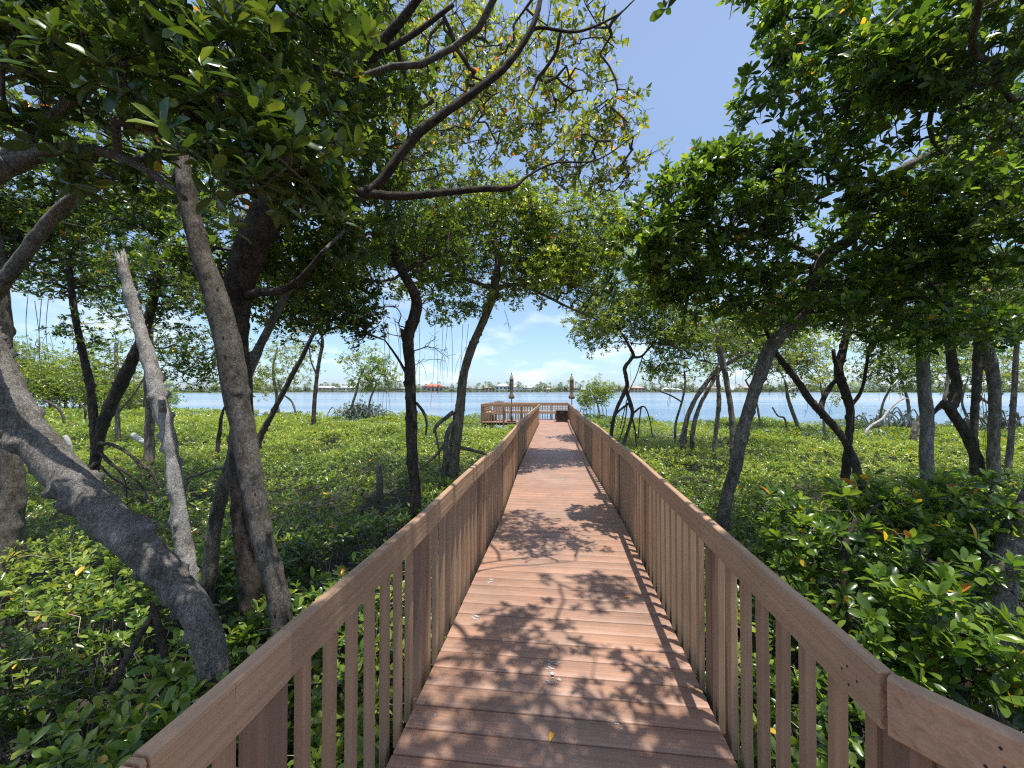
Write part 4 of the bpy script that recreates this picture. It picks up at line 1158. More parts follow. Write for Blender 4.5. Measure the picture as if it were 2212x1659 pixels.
def tangle(label, px, py, d, wpx, hpx, n, seed, bark='bark_mid', leafy=60):
    t = Tree('root_tangle', label, 'dead roots', seed=seed, bark=bark, group='heaps of dead prop roots along the shore')
    gq = np.random.default_rng(seed)
    for k in range(n):
        x0 = px + gq.uniform(-wpx, wpx); x1 = x0 + gq.uniform(-wpx, wpx) * .9
        hh = hpx * gq.uniform(.2, .75) * gq.uniform(.5, 1.2); dd = d + gq.uniform(-.8, .8)
        t.path([(x0, py + 6, dd, 4), ((x0 * .6 + x1 * .4), py - hh, dd, 3.4), (x0 * .3 + x1 * .7, py - hh * .8, dd + .2, 3), (x1, py + 4, dd + .3, 2)], sides=6, rough=.2)
    if leafy: t.grow([(px, py - hpx * .2, d + .5, wpx * 1.1, hpx * .5, 1.0, leafy)], L=.16, pal='mid', per=(2, 3), leaves=(4, 6), fine=False, spread_r=.3, nodefrom=0)
    return done(t, 'foliage')
tangle('grey heap of dead roots and scrub at the waterline below the small green mangrove', 772, 893, 25, 50, 24, 22, 26, 'dead_wood', 170)

# hedge-like bushes far left
for (px, py, d, rx, ry, n, lab) in ((40, 790, 42, 75, 62, 330, 'tall rounded green bush at the far left edge behind the trees'),
                                    (140, 820, 40, 80, 42, 280, 'broad green bush right of the tallest far left bush'),
                                    (225, 835, 39, 50, 36, 160, 'green bush behind the forked dark trunk at the far left'),
                                    (310, 850, 38, 55, 28, 130, 'low green bush in front of the white building'),
                                    (-90, 780, 40, 90, 70, 160, 'green bush beyond the left edge of the clearing')):
    t = Tree('mangrove_bush', lab, 'bush', seed=int(px + 300), bark='bark_mid', group='bushes at the far left shore')
    for q in (-.4, 0, .4): t.path([(px + q * rx, 880, d, 4), (px + q * rx * 1.2, py + 15, d, 3), (px + q * rx * 1.4, py - 5, d, 2)], ground=True, sides=6)
    t.grow([(px, py, d, rx, ry, 3, n * 2), (px, py + 25, d - 1, rx, 34, 2, n)], L=.26, pal='bright', per=(3, 4), leaves=(5, 7), fine=False, spread_r=.75, nodefrom=.2, twig_r=.004)
    done(t, 'foliage')

# --- right side
t = Tree('mangrove_tree', 'mottled leaning trunk nearest the right railing carrying the broad crown over the right side', seed=31, bark='bark_mid')
t.path([(1560, 1128, 5.2, 32), (1572, 1070, 5.2, 29), (1590, 1010, 5.2, 29), (1604, 940, 5.2, 28), (1622, 870, 5.2, 28), (1642, 810, 5.2, 30), (1658, 765, 5.2, 34), (1685, 725, 5.15, 30), (1715, 695, 5.1, 26), (1746, 662, 5.05, 26), (1763, 580, 5.0, 26), (1800, 540, 4.9, 28),
        (1843, 508, 4.8, 28), (1870, 430, 4.6, 24), (1946, 369, 4.4, 22), (2029, 322, 4.3, 22), (2099, 258, 4.2, 22), (2160, 190, 4.1, 20), (2260, 60, 4.0, 16)], ground=True, sides=20, rough=.15, knots=.4, step=.035)
t.path([(1843, 508, 4.8, 20), (1848, 440, 4.8, 16), (1800, 330, 4.8, 14), (1760, 200, 4.7, 11), (1720, 90, 4.6, 8)], sides=10, rough=.15)
t.path([(1770, 560, 5, 16), (1690, 520, 5, 12), (1600, 500, 5, 10), (1500, 480, 5, 7), (1430, 470, 5, 4)], sides=9, rough=.15)
t.path([(2029, 322, 4.3, 16), (2060, 420, 4.4, 14), (2100, 500, 4.6, 10), (2150, 560, 4.7, 7)], sides=9, rough=.15)
t.path([(1763, 580, 5, 14), (1700, 570, 5.2, 10), (1620, 600, 5.3, 7), (1520, 640, 5.3, 5)], sides=9, rough=.15)
tipsA = t.grow([(1790, 230, 4.3, 190, 190, .8, 237), (2030, 130, 3.4, 200, 170, .7, 157), (1590, 450, 4.6, 140, 105, .8, 150), (1425, 490, 4.6, 90, 105, .6, 91), (1640, 620, 5.1, 220, 80, .8, 190),
        (1900, 520, 4.8, 200, 130, 1.0, 250), (2120, 420, 4.2, 130, 220, .8, 197), (1720, 30, 4.3, 110, 70, .5, 72), (1990, 690, 5.2, 190, 55, .8, 124), (1500, 385, 4.6, 80, 35, .4, 39), (1330, 590, 4.9, 30, 60, .3, 9), (1750, 420, 5.2, 260, 170, .8, 40), (1450, 600, 5.2, 90, 80, .6, 61)],
       L=.122, pal='mid', per=(3, 4), leaves=(6, 9), fine=True, spread_r=.16, nodefrom=.5, yellow=.008)
# long green seed pods hanging from the shoots
gp = np.random.default_rng(77); sel = tipsA[gp.random(len(tipsA)) < .16]
w = MB(); bend = gp.normal(0, .03, (len(sel), 3)); bend[:, 2] = 0; lp = gp.uniform(.12, .24, len(sel))
mid_ = sel - zz * lp[:, None] * .45; end_ = sel - zz * lp[:, None] + bend
sticks(w, sel, mid_, np.full(len(sel), .0025), np.full(len(sel), .0055), 5); sticks(w, mid_, end_, np.full(len(sel), .0055), np.full(len(sel), .003), 5)
e = done(t)
w.build('seed_pods', M['pod'], e, smooth=True)

# out-of-frame canopy that shades the near boards belongs to this tree's neighbour
t = Tree('mangrove_tree', 'grey trunk cut by the right edge behind the big-leaved shrub', seed=32, bark='bark_grey')
t.path([(2158, 1262, 2.9, 60), (2190, 1190, 2.9, 62), (2230, 1110, 2.9, 62), (2300, 980, 2.9, 58), (2400, 800, 2.9, 54), (2420, 560, 2.8, 48), (2380, 300, 2.7, 40), (2300, 60, 2.6, 30), (2200, -150, 2.5, 22)], ground=True, sides=20, rough=.18, knots=.4, step=.03)
t.grow([('w', 1.5, 1.5, 4.1, 1.1, 1.0, .4, 120), ('w', 0.6, 0.6, 4.2, 1.1, 1.0, .4, 120), (2180, 60, 2.8, 110, 110, .4, 50), (2290, 300, 3.0, 130, 200, .5, 60), (2200, 330, 4.6, 90, 170, .5, 110)], L=.09, pal='deep', per=(3, 4), leaves=(6, 8), fine=True, spread_r=.15, nodefrom=.5)
done(t)

t = Tree('mangrove_tree', 'dark upright trunk on the right with a smaller trunk crossing behind it', seed=33, bark='bark_dark')
t.path([(1822, 1065, 6.8, 18.9), (1828, 1010, 6.8, 18.9), (1834, 940, 6.8, 17.2), (1836, 885, 6.8, 18.9), (1826, 845, 6.8, 20.6), (1812, 800, 6.8, 20.6), (1822, 755, 6.8, 17.2), (1832, 700, 6.8, 15.5), (1836, 620, 6.8, 12.0)], ground=True, sides=14, rough=.2, knots=.5)
t.path([(1812, 805, 6.75, 12), (1803, 775, 6.7, 10), (1800, 755, 6.7, 8)], sides=8, rough=.2, jag=.04)
t.path([(1836, 880, 6.8, 10), (1862, 840, 6.8, 8), (1876, 760, 6.8, 7), (1890, 690, 6.8, 5)], sides=8, rough=.2)
t.grow([(1830, 660, 6.9, 160, 80, 1.0, 300), (1905, 800, 6.7, 28, 24, .4, 14)], L=.088, pal='deep', per=(3, 4), leaves=(5, 8), fine=False, spread_r=.18, nodefrom=.5)
done(t)

t = Tree('mangrove_tree', 'dark trunk leaning left across the upright dark trunk on the right', seed=34, bark='bark_dark')
t.path([(1875, 1088, 6.4, 20.6), (1850, 1010, 6.5, 17.2), (1822, 950, 6.55, 17.2), (1785, 905, 6.6, 17.2), (1752, 868, 6.6, 17.2), (1722, 822, 6.6, 15.5), (1690, 782, 6.6, 13.8), (1668, 745, 6.6, 11.2), (1650, 700, 6.6, 8.6)], ground=True, sides=14, rough=.2, knots=.5)
t.path([(1770, 892, 6.6, 14), (1776, 866, 6.7, 12), (1790, 840, 6.8, 12), (1806, 822, 6.9, 10)], sides=9, rough=.2)
t.grow([(1640, 680, 6.7, 110, 50, .9, 110)], L=.088, pal='deep', per=(3, 4), leaves=(5, 8), fine=False, spread_r=.18, nodefrom=.6)
done(t)

t = Tree('mangrove_tree', 'straight pale lichen-grey trunk on the right rising out of the big-leaved shrub', seed=35, bark='bark_grey')
t.path([(2006, 1080, 6.0, 29.2), (2003, 980, 6.0, 27.5), (2000, 880, 6.0, 26.7), (1997, 800, 6.0, 25.8), (1994, 730, 6.0, 24.1), (1990, 650, 6.0, 20.6), (1996, 560, 6.0, 15.5)], ground=True, sides=18, rough=.09, knots=.1)
t.grow([(2020, 610, 6.1, 150, 90, 1.0, 300)], L=.088, pal='deep', per=(3, 4), leaves=(5, 8), fine=False, spread_r=.18, nodefrom=.6)
done(t)

t = Tree('mangrove_tree', 'dark crooked trunk with a knobbed elbow right of the straight pale trunk', seed=36, bark='bark_dark')
t.path([(2112, 1010, 6.9, 24.1), (2095, 960, 6.9, 24.1), (2072, 915, 6.9, 22.4), (2054, 885, 6.9, 22.4), (2062, 862, 6.9, 24.1), (2066, 830, 6.9, 20.6), (2056, 780, 6.9, 18.9), (2050, 720, 6.9, 17.2), (2045, 640, 6.9, 12.9)], ground=True, sides=16, rough=.2, knots=.5)
t.path([(2054, 882, 6.9, 20), (2044, 876, 6.85, 20), (2040, 868, 6.8, 14)], sides=9, rough=.25, node=False)
t.path([(2036, 870, 7.4, 12), (2018, 890, 7.4, 10), (2002, 905, 7.4, 10)], sides=8, rough=.2, node=False)
t.grow([(2070, 650, 7.0, 150, 85, 1.0, 280)], L=.088, pal='deep', per=(3, 4), leaves=(5, 8), fine=False, spread_r=.18, nodefrom=.6)
done(t)

for (nm_lab, pts, crown, sd, brk) in (
    ('straight dark trunk between the crooked trunk and the thicker trunk at the right', [(2104, 1010, 7.6, 17.2), (2104, 930, 7.6, 15.5), (2107, 850, 7.6, 16.3), (2111, 790, 7.6, 18.9), (2113, 720, 7.6, 15.5), (2110, 640, 7.6, 10.3)], (2110, 650, 7.7, 100, 60, 1, 110), 37, 'bark_dark'),
    ('thicker straight trunk near the right edge with roots hanging beside it', [(2146, 1015, 6.7, 24.1), (2147, 930, 6.7, 22.4), (2147, 860, 6.7, 23.2), (2142, 800, 6.7, 24.9), (2134, 750, 6.7, 22.4), (2126, 680, 6.7, 17.2), (2120, 600, 6.7, 12.0)], (2150, 640, 6.8, 130, 80, 1, 150), 38, 'bark_mid'),
    ('thin grey trunk closest to the right edge', [(2178, 1020, 7.7, 13.8), (2184, 940, 7.7, 12.0), (2190, 860, 7.7, 11.2), (2194, 780, 7.7, 10.3), (2200, 700, 7.7, 8.6), (2205, 620, 7.7, 6.9)], (2220, 640, 7.8, 120, 80, 1, 100), 39, 'bark_mid'),
    ('slim knotted trunk just left of the thin upright trunk behind the leaning mottled one', [(1543, 978, 10.8, 10), (1548, 920, 10.8, 10), (1553, 868, 10.8, 11), (1551, 838, 10.8, 9), (1549, 790, 10.8, 7)], (1540, 740, 11, 60, 35, .9, 50), 40, 'bark_mid'),
    ('thin upright trunk behind the leaning mottled trunk', [(1584, 960, 10.0, 16), (1580, 900, 10.0, 14), (1574, 850, 10, 13), (1566, 800, 10, 13), (1556, 755, 10, 10), (1546, 700, 10, 7)], (1560, 690, 10.2, 100, 55, 1.2, 110), 41, 'bark_mid'),
    ):
    t = Tree('mangrove_tree', nm_lab, seed=sd, bark=brk)
    t.path(pts, ground=True, sides=14, rough=.15, knots=.4)
    t.grow([crown], L=.09, pal='mid', per=(3, 4), leaves=(5, 8), fine=False, spread_r=.2, nodefrom=.6)
    if sd == 38: t.hang([(2122, 860, 1010, 6.5), (2126, 850, 990, 6.5)])
    done(t)

t = Tree('mangrove_tree', 'dark twisted mangrove on splayed prop roots just right of the far railing', seed=42, bark='bark_dark')
t.path([(1322, 925, 12.8, 9), (1332, 885, 12.8, 9), (1345, 855, 12.8, 10), (1354, 835, 12.8, 11), (1352, 812, 12.8, 10), (1350, 795, 12.8, 10), (1362, 778, 12.8, 9), (1368, 765, 12.8, 9), (1355, 740, 12.8, 6), (1330, 700, 12.8, 4)], ground=True, sides=10, rough=.2, knots=.5)
t.path([(1368, 772, 12.8, 7), (1385, 770, 12.8, 6), (1400, 755, 12.8, 5), (1430, 720, 12.8, 4)], sides=7, rough=.2)
t.path([(1352, 842, 12.8, 9), (1362, 872, 12.7, 10), (1366, 895, 12.6, 9), (1358, 925, 12.5, 8), (1345, 965, 12.4, 8)], sides=9, rough=.2, knots=.4)
t.roots([[(1358, 872, 12.7, 6), (1335, 890, 12.6, 5), (1318, 915, 12.5, 4)], [(1368, 892, 12.6, 6), (1390, 878, 12.5, 4), (1402, 900, 12.5, 3), (1410, 945, 12.5, 3)], [(1385, 880, 12.5, 4), (1382, 905, 12.4, 3), (1378, 950, 12.4, 3)],
         [(1365, 900, 12.6, 5), (1372, 930, 12.5, 4), (1375, 965, 12.4, 3)], [(1355, 870, 12.7, 4), (1350, 910, 12.6, 3), (1335, 960, 12.5, 3)], [(1390, 765, 12.7, 3), (1375, 810, 12.6, 2.5), (1358, 850, 12.6, 2.5), (1340, 925, 12.5, 2.5)]])
t.grow([(1285, 690, 12.8, 55, 75, 1.1, 260), (1360, 640, 13, 95, 90, 1.3, 400), (1430, 620, 13.2, 90, 80, 1.3, 240), (1460, 730, 13, 65, 45, 1.2, 170), (1420, 790, 13, 30, 30, .8, 36)], L=.115, pal='bright', per=(3, 5), leaves=(5, 8), fine=False, spread_r=.26, nodefrom=.55, yellow=.002)
t.hang([(1362, 765, 830, 12.5)])
done(t)

t = Tree('mangrove_tree', 'pair of grey trunks leaning right together on white prop roots', seed=43, bark='bark_mid')
t.path([(1476, 970, 12.3, 14), (1482, 910, 12.3, 12), (1498, 870, 12.3, 11), (1522, 832, 12.3, 11), (1548, 802, 12.3, 10), (1580, 780, 12.3, 9), (1620, 760, 12.3, 7)], ground=True, sides=12, rough=.2, knots=.4)
t.path([(1494, 975, 12.2, 10), (1498, 925, 12.2, 11), (1510, 880, 12.2, 10), (1528, 845, 12.2, 9), (1545, 815, 12.2, 8), (1562, 790, 12.2, 6)], ground=True, sides=12, rough=.2, knots=.4)
t.path([(1460, 915, 14, 6), (1472, 870, 14, 5), (1480, 830, 14, 5), (1478, 800, 14, 4)], ground=True, sides=8, rough=.2)
t.path([(1472, 868, 14, 4), (1450, 855, 14, 4), (1425, 845, 14, 3)], sides=7)
t.roots([[(1480, 915, 12.2, 7), (1470, 945, 12.1, 6), (1466, 980, 12.1, 5)], [(1490, 930, 12.2, 6), (1500, 960, 12.1, 5), (1504, 990, 12.1, 4)]])
t.grow([(1500, 725, 12.5, 110, 55, 1.3, 300), (1620, 715, 12.6, 130, 55, 1.4, 280), (1440, 800, 14.5, 50, 30, 1.2, 60), (1520, 800, 14, 60, 20, 1, 36), (1700, 690, 12.8, 90, 50, 1.2, 150), (1380, 700, 12.8, 60, 60, 1, 90)], L=.12, pal='bright', per=(3, 4), leaves=(5, 8), fine=False, spread_r=.27, nodefrom=.4)
t.hang([(1452, 820, 880, 13.5), (1470, 825, 900, 13.5), (1405, 800, 850, 13)])
done(t)

t = Tree('mangrove_tree', 'small round mangrove standing in the bay just right of the platform parasol', seed=44, bark='dead_wood')
t.path([(1296, 900, 26, 5), (1290, 870, 26, 5), (1280, 850, 26, 4), (1272, 838, 26, 3)], ground=True, sides=8, rough=.2)
t.roots([[(1288, 868, 26, 2.5), (x_, 880, 26 + dz_, 2), (x_ + 2, 908, 26 + dz_, 2)] for x_, dz_ in ((1262, -.5), (1268, .4), (1275, 0), (1283, -.4), (1301, .3), (1308, -.2), (1256, .2))])
t.grow([(1300, 845, 26, 26, 24, .9, 90), (1268, 862, 26, 22, 16, .8, 50), (1288, 862, 26, 30, 14, .9, 40)], L=.17, pal='bright', per=(3, 4), leaves=(5, 7), fine=False, spread_r=.32, nodefrom=.2)
done(t)

for (lab, px, py, d, rx, ry, n, sd, tr_) in (
    ('spreading shore tree with white leaning stems behind the leaning mottled trunk', 1700, 780, 17.5, 85, 45, 150, 45, [[(1722, 918, 17.5, 10), (1712, 890, 17.5, 9), (1702, 860, 17.5, 8), (1696, 825, 17.5, 5)], [(1695, 905, 17.5, 5), (1680, 898, 17.5, 4), (1668, 880, 17.5, 4)]]),
    ('yellow-green shore tree over white arching roots between the dark trunk and the pale trunk', 1935, 775, 18, 95, 65, 230, 46, [[(1965, 915, 18, 8), (1962, 870, 18, 7), (1950, 830, 18, 5), (1940, 790, 18, 4)], [(1900, 912, 18, 5), (1908, 870, 18, 5), (1925, 835, 18, 4)]]),
    ('airy shore tree seen between the trunks at the far right', 2110, 800, 19, 105, 70, 180, 47, [[(2165, 912, 19, 8), (2150, 880, 19, 7), (2120, 860, 19, 6), (2100, 830, 19, 4)], [(2090, 905, 19, 6), (2078, 870, 19, 5), (2085, 830, 19, 4)]]),
    ('low shore tree hanging over the bay right of the leaning pair of trunks', 1600, 770, 18, 60, 40, 90, 48, [[(1640, 900, 18, 5), (1630, 860, 18, 5), (1610, 820, 18, 4)]]),
    ('thin upright shore sapling left of the upright dark trunk', 1775, 830, 16, 28, 42, 40, 49, [[(1780, 915, 16, 6), (1778, 870, 16, 5), (1770, 810, 16, 3)]])):
    t = Tree('mangrove_tree', lab, seed=sd, bark='bark_mid')
    for p_q in tr_: t.path(p_q, ground=True, sides=9, rough=.2, knots=.4)
    t.grow([(px, py, d, rx, ry, 1.8, int(n * 1.7)), (px - 20, py - ry, d + 1, rx * 1.1, ry * .8, 1.8, n)], L=.15, pal='bright' if sd in (46, 48) else 'olive', per=(3, 4), leaves=(5, 7), fine=False, spread_r=.36, nodefrom=.3)
    t.hang([(px + q, py + ry * .8, py + ry * .8 + 40, d) for q in (-30, -12, 6, 25)])
    done(t)
tangle('white arching dead roots at the shore left of the straight pale trunk', 1925, 915, 17.5, 55, 48, 22, 50, 'dead_wood', 20)
tangle('grey dead roots at the shore near the right edge', 2150, 915, 18.5, 55, 50, 18, 51, 'bark_mid', 14)
t = Tree('fallen_limb', 'white dead limb arching out of the seedlings beside the straight pale trunk', 'dead branch', seed=52, bark='dead_wood')
t.path([(1872, 932, 16, 7), (1884, 918, 16, 6), (1905, 905, 16, 6), (1925, 880, 16, 5), (1950, 862, 16, 4), (1965, 862, 16, 2)], ground=True, sides=10, rough=.2, knots=.5)
done(t)
t = Tree('mangrove_tree', 'curving dark trunk behind the straight pale trunk at the water edge', seed=53, bark='bark_mid')
t.path([(1974, 960, 12.5, 14), (1978, 920, 12.5, 13), (1995, 895, 12.5, 11), (2030, 880, 12.5, 10), (2044, 850, 12.5, 9), (2050, 800, 12.5, 7)], ground=True, sides=10, rough=.2, knots=.5)
t.grow([(2060, 760, 12.6, 80, 45, 1.2, 90)], L=.12, pal='mid', per=(3, 4), leaves=(5, 7), fine=False, spread_r=.28, nodefrom=.6)
done(t)

# stumps and logs standing out of the seedlings
for (pts, lab, sd, bk) in (([(820, 1040, 7.2, 17), (818, 1015, 7.2, 16), (816, 1004, 7.2, 15)], 'short weathered stump in the seedlings left of the curving dark trunk', 61, 'bark_mid'),
                           ([(326, 965, 10.5, 13), (305, 952, 10.6, 13), (285, 940, 10.7, 13)], 'pale sawn log end sticking up beside the mid grey trunk', 62, 'dead_wood'),
                           ([(150, 962, 11, 11), (145, 948, 11, 11), (140, 942, 11, 10)], 'small pale stump in the sunlit seedlings at the left', 63, 'dead_wood'),
                           ([(138, 905, 22, 6), (128, 885, 22, 6), (105, 868, 22, 5), (90, 865, 22, 3)], 'dark dead branch curving out of the seedlings near the far left bushes', 64, 'bark_dark'),
                           ([(183, 905, 22, 5), (184, 885, 22, 5), (172, 872, 22, 4)], 'short dead snag right of the dark dead branch near the bushes', 65, 'bark_dark'),
                           ([(472, 950, 11, 10), (476, 930, 11, 9), (478, 905, 11, 8), (485, 880, 11, 5)], 'thin dead stem between the pale pitted trunk and the mid grey trunk', 66, 'bark_dark'),
                           ([(398, 1045, 5.6, 9), (430, 1025, 5.5, 8), (470, 1012, 5.4, 7), (520, 1008, 5.3, 6)], 'fallen dead branch lying in the seedlings behind the pale pitted trunk', 67, 'bark_mid')):
    t = Tree('tree_stump' if sd < 64 else 'dead_branch', lab, 'stump' if sd < 64 else 'dead branch', seed=sd, bark=bk)
    t.path(pts, ground=True, sides=10, rough=.15, knots=.3, jag=.02)
    done(t)
t = Tree('dead_branch', 'reddish bare forked branch leaning against the base of the leaning grey trunk', 'dead branch', seed=68, bark='bark_brown')
t.path([(232, 1500, 2.1, 14), (275, 1420, 2.2, 16), (310, 1360, 2.25, 15), (330, 1325, 2.3, 13)], sides=10, rough=.12)
t.path([(356, 1420, 2.25, 16), (345, 1370, 2.28, 17), (334, 1325, 2.3, 14), (326, 1300, 2.3, 8)], sides=10, rough=.2, knots=.4)
done(t)

# big-leaved sapling shrubs beside the right railing
for (lab, stems_, blobs, sd) in (
    ('big-leaved mangrove shrub in front of the upright dark trunk beside the right railing', [[(1830, 1400, 2.9, 26), (1826, 1300, 2.9, 24), (1822, 1200, 2.95, 18), (1850, 1120, 3.0, 10)]],
     [(1800, 1150, 3.1, 130, 65, .35, 40), (1930, 1100, 3.2, 110, 60, .35, 36), (1730, 1190, 3.2, 70, 45, .3, 18), (1800, 1290, 2.9, 120, 80, .3, 22)], 71),
    ('big-leaved mangrove shrub standing below the straight pale trunk at the right', [[(2010, 1400, 3.2, 22), (2005, 1250, 3.25, 18), (2040, 1120, 3.3, 12), (2060, 1060, 3.3, 8)], [(2120, 1350, 3.2, 22), (2122, 1200, 3.25, 18), (2125, 1100, 3.3, 10)]],
     [(2080, 1080, 3.3, 130, 65, .35, 44), (1960, 1180, 3.0, 120, 80, .3, 30), (2150, 1190, 3.0, 90, 90, .3, 26)], 72),
    ('big-leaved mangrove shrub with yellow leaves low at the right edge', [[(2060, 1620, 2.2, 30), (2080, 1500, 2.25, 28), (2100, 1400, 2.3, 22), (2060, 1330, 2.3, 12)]],
     [(2030, 1350, 2.3, 150, 90, .28, 34), (2170, 1400, 2.2, 110, 130, .25, 30), (1950, 1420, 2.3, 110, 70, .25, 16)], 73)):
    t = Tree('mangrove_shrub', lab, 'shrub', seed=sd, bark='bark_dark', group='big-leaved shrubs beside the right railing')
    for st in stems_: t.path(st, ground=True, sides=12, rough=.15, knots=.3)
    t.grow(blobs, L=.118, pal='mid', per=(2, 3), leaves=(6, 9), fine=True, spread_r=.12, nodefrom=.35, yellow=.012, twig_r=.003, step=.1, upbias=.65, aspect=.42)
    done(t, 'foliage')

# ================================================================== the far shore
SD = 450.0
def shp(px, z, d=SD):
    p = CAM + d * (f0 + (px - CX) / FPX * rt); return np.array([p[0], p[1], z])
PXM = FPX / SD                                              # measuring px per metre out there
M['lawn'] = plain('far_lawn', (0.13, 0.18, 0.08), 0.9, scale=.2)
M['seawall'] = plain('seawall', (0.42, 0.40, 0.37), 0.8, scale=.3)
mb = MB()
pxs = np.linspace(-900, 3200, 80)
front = np.array([shp(x, -.35, SD + 3 * math.sin(x * .01) + (60 if x > 1850 else 0)) for x in pxs])
back = np.array([shp(x, .4, SD + 700) for x in pxs])
fl = front.copy(); fl[:, 2] = WATER_Z - .5
k = np.arange(len(pxs) - 1); n = len(pxs)
mesh_obj('far_shore', np.vstack([fl, front, back]), [np.stack([k, k + 1, n + k + 1, n + k], -1), np.stack([n + k, n + k + 1, 2 * n + k + 1, 2 * n + k], -1)], M['lawn'], kind='structure')
w_ = MB()
for a_, b_ in ((560, 900), (905, 1180), (1185, 1260), (1330, 1480), (1510, 1800)):
    p0, p1_ = shp(a_, -.45, SD - 4), shp(b_, -.45, SD - 4)
    w_.beam(p0, p1_, .6, 1.5, c=.05)
sw = w_.build('seawall', M['seawall'], kind='structure')

M['stucco_white'] = plain('white_stucco', (0.72, 0.70, 0.66), .8, scale=.3)
M['stucco_cream'] = plain('cream_stucco', (0.60, 0.50, 0.38), .8, scale=.3)
M['stucco_pink'] = plain('peach_stucco', (0.58, 0.40, 0.30), .8, scale=.3)
M['roof_red'] = plain('red_tile_roof', (0.55, 0.16, 0.10), .8, scale=.5)
M['roof_grey'] = plain('grey_tile_roof', (0.27, 0.25, 0.24), .8, scale=.5)
M['roof_tan'] = plain('tan_tile_roof', (0.48, 0.36, 0.27), .8, scale=.5)
M['roof_white'] = plain('white_metal_roof', (0.66, 0.65, 0.62), .6, scale=.5)
M['pane'] = plain('dark_window', (0.06, 0.08, 0.10), .15, scale=.5)
def house(label, px, wpx, hm, wall, roof, d=SD + 22, wings=1, storeys=2, name='waterfront_house', zb=-.4, deep=13):
    w = wpx / FPX * d
    c = shp(px, zb, d)
    e = thing(name, c, label, 'house', 'houses along the far shore')
    def P(u, v, z): return c + rt * u + f0 * v + zz * z
    def boxat(mb, u0, u1, v0, v1, z0, z1):
        vs = [P(u, v, z) for u in (u0, u1) for v in (v0, v1) for z in (z0, z1)]
        mb.add(vs, quads=[(0, 1, 3, 2), (4, 6, 7, 5), (0, 4, 5, 1), (2, 3, 7, 6), (0, 2, 6, 4), (1, 5, 7, 3)])
    wm = MB(); rm = MB()
    eave = hm * .66
    parts = [(-w / 2, w / 2, 0, deep, eave, hm)] if wings == 1 else [(-w / 2, -w * .12, 0, deep, eave, hm), (-w * .13, w * .2, -2.5, deep, eave * .85, hm * .9), (w * .19, w / 2, 0.4, deep, eave * .75, hm * .8)]
    for (u0, u1, v0, v1, ev, ht) in parts:
        boxat(wm, u0, u1, v0, v1, 0, ev)
        o = .7; r = (v1 - v0) / 2 * .95
        u0, u1, v0, v1 = u0 - o, u1 + o, v0 - o, v1 + o
        r = min(r, (u1 - u0) * .42)
        vs = [P(u0, v0, ev + .02), P(u1, v0, ev + .02), P(u1, v1, ev + .02), P(u0, v1, ev + .02), P(u0 + r, (v0 + v1) / 2, ht), P(u1 - r, (v0 + v1) / 2, ht)]
        rm.add(vs, quads=[(0, 1, 5, 4), (2, 3, 4, 5), (3, 2, 1, 0)], tris=[(1, 2, 5), (3, 0, 4)])
    wm.build('wall', M[wall], e); rm.build('roof', M[roof], e)
    nwin = max(3, int(w / 4.5))
    for st in range(storeys):
        for k in range(nwin):
            u = -w / 2 + (k + .5) * w / nwin
            v = [p for p in parts if p[0] - .1 <= u <= p[1] + .1][0]
            if (st + 1) * eave / storeys > v[4] + .1: continue
            mb = MB(); z0 = st * eave / storeys + eave / storeys * .22
            boxat(mb, u - w / nwin * .28, u + w / nwin * .28, v[2] - .12, v[2] + .1, z0, z0 + eave / storeys * .55); mb.build('window', M['pane'], e)
    return e
house('cream far-shore house with a pale roof left of the small green mangrove', 700, 44, 8, 'stucco_cream', 'roof_white')
house('white far-shore house seen between the dark slender trunk and the small green mangrove', 748, 38, 8, 'stucco_white', 'roof_white')
house('grey-roofed far-shore house left of the single dark curving trunk', 868, 26, 6.5, 'stucco_cream', 'roof_grey')
house('far-shore house with a bright red tiled roof', 935, 44, 10, 'stucco_pink', 'roof_red', storeys=1)
house('far-shore house with a wide grey roof right of the leaning grey trunk', 1020, 44, 7.6, 'stucco_cream', 'roof_grey', wings=3, storeys=1)
house('peach far-shore house squeezed between the grey roof and the white mansion', 1052, 22, 7.8, 'stucco_pink', 'roof_tan')
house('large white mansion on the far shore behind the left parasol', 1112, 84, 10.5, 'stucco_white', 'roof_white', wings=3, name='mansion')
house('low tan-roofed far-shore house midway between the two parasols', 1184, 22, 5.5, 'stucco_cream', 'roof_tan', storeys=1)
house('white and grey far-shore house just right of the right parasol', 1244, 18, 7, 'stucco_white', 'roof_grey')
house('cream far-shore house left of the dark twisted mangrove', 1325, 20, 6, 'stucco_cream', 'roof_tan', storeys=1)
house('peach far-shore house right of the dark twisted mangrove', 1378, 34, 7.5, 'stucco_pink', 'roof_tan')
house('long cream far-shore house behind the leaning pair of trunks', 1455, 40, 6, 'stucco_cream', 'roof_white', wings=3, storeys=1)
house('tan far-shore house behind the thin upright trunk', 1540, 38, 8, 'stucco_cream', 'roof_tan', wings=3)
house('peach far-shore house left of the crossing dark trunks', 1625, 34, 7.5, 'stucco_pink', 'roof_tan')
house('pale far-shore house between the crossing dark trunks', 1730, 40, 7, 'stucco_cream', 'roof_white', storeys=1)
house('white building with dark windows among the bushes at the far left', 290, 34, 5.2, 'stucco_white', 'roof_grey', d=72, name='white_building', zb=-.9, deep=6)

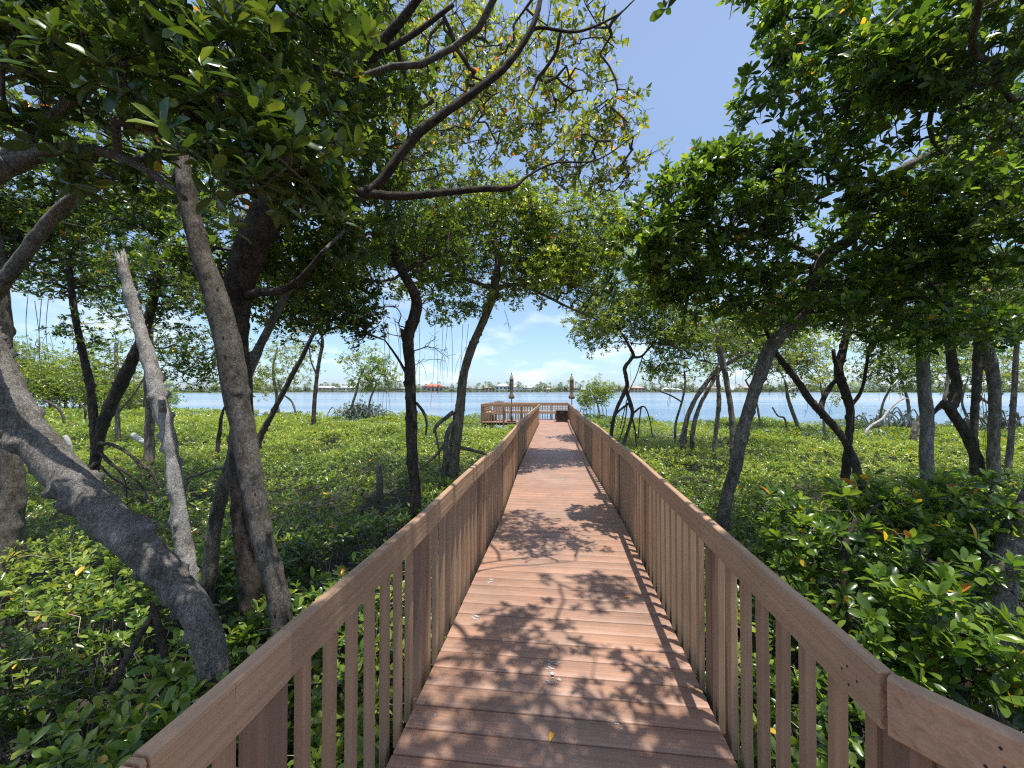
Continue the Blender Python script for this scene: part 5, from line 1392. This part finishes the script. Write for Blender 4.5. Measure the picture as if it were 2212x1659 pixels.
# palms on the far shore: one build, copied
M['palm'] = leaf_material('palm_frond', 0.5, 0.2)
def palm_mesh(seed, h):
    gq = np.random.default_rng(seed)
    mb = MB(); P = spline(np.array([[0, 0, 0], [.2, 0, h * .5], [gq.normal(0, .5), gq.normal(0, .5), h]]), .8)
    tube(mb, P, np.linspace(.28, .17, len(P)), 6)
    top = P[-1]; n = 22
    A = []; D = []; N = []
    for k in range(n):
        az = k * 2.4; el = gq.uniform(-.5, 1.0)
        d = np.array([math.cos(az) * math.cos(el), math.sin(az) * math.cos(el), math.sin(el)])
        for j in range(4):
            A.append(top + d * j * .62 - zz * (j * j) * .16); D.append(d - zz * (.12 + .28 * j)); N.append(zz + gq.normal(0, .3, 3))
    L_ = np.full(len(A), 1.2)
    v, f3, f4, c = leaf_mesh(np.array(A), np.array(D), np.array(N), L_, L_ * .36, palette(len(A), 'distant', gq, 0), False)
    return mb, (v, f3, f4, c)
protos = []
for i_ in range(5):
    h_ = 6.0 + i_ * 1.6
    mb, pk = palm_mesh(i_, h_)
    o = leaf_object('palm_tree', [pk], M['palm'], None)
    tr = mb.build('trunk', M['bark_mid'], None); tr.parent = o
    protos.append((o, tr))
gq = np.random.default_rng(5)
plist = np.concatenate([gq.uniform(560, 1260, 110), gq.uniform(1300, 1800, 46), np.array([1000, 1008, 1094, 1100, 1125, 1160, 1168, 1178, 1212, 1220])])
for i_, px in enumerate(plist):
    o, tr = protos[i_ % 5]
    d = SD + gq.uniform(6, 60); p = shp(px, -.35, d); sc = gq.uniform(.75, 1.3)
    if i_ < 5: a_, b_ = o, tr
    else:
        a_ = o.copy(); COL.objects.link(a_); b_ = tr.copy(); COL.objects.link(b_); b_.parent = a_
    a_.location = p; a_.rotation_euler = (0, 0, gq.uniform(0, 6.28)); a_.scale = (sc, sc, sc)
    tag(a_, 'small distant palm tree standing among the houses of the far shore', 'palm tree', 'palms along the far shore')
# round-crowned trees and hedges between the houses
packs = []
for px in np.arange(380, 2300, 6.0):
    far = 60 if px > 1850 else 0
    fr = gq.random() < .25
    d = SD + far + (gq.uniform(4, 12) if fr else gq.uniform(40, 75))
    h = gq.uniform(7.0, 11.5) * (1.25 if gq.random() < .25 else 1) * (1.3 if px > 1640 or 1255 < px < 1300 else 1)
    if fr: h *= .3
    nn_ = 150
    u = nrm(gq.normal(0, 1, (nn_, 3))); u[:, 2] = np.abs(u[:, 2])
    c = shp(px + gq.uniform(-4, 4), -.4, d)
    T_ = c + u * np.array([gq.uniform(4, 7), 3, h]) * (gq.random((nn_, 1)) ** .35)
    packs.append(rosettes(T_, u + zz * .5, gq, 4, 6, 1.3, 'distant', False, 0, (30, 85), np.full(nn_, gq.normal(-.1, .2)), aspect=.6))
tl = leaf_object('treeline', packs, M['leaf'], None, kind='stuff')
tl['label'] = 'hazy line of green trees and hedges between the houses of the far shore'; tl['category'] = 'trees'
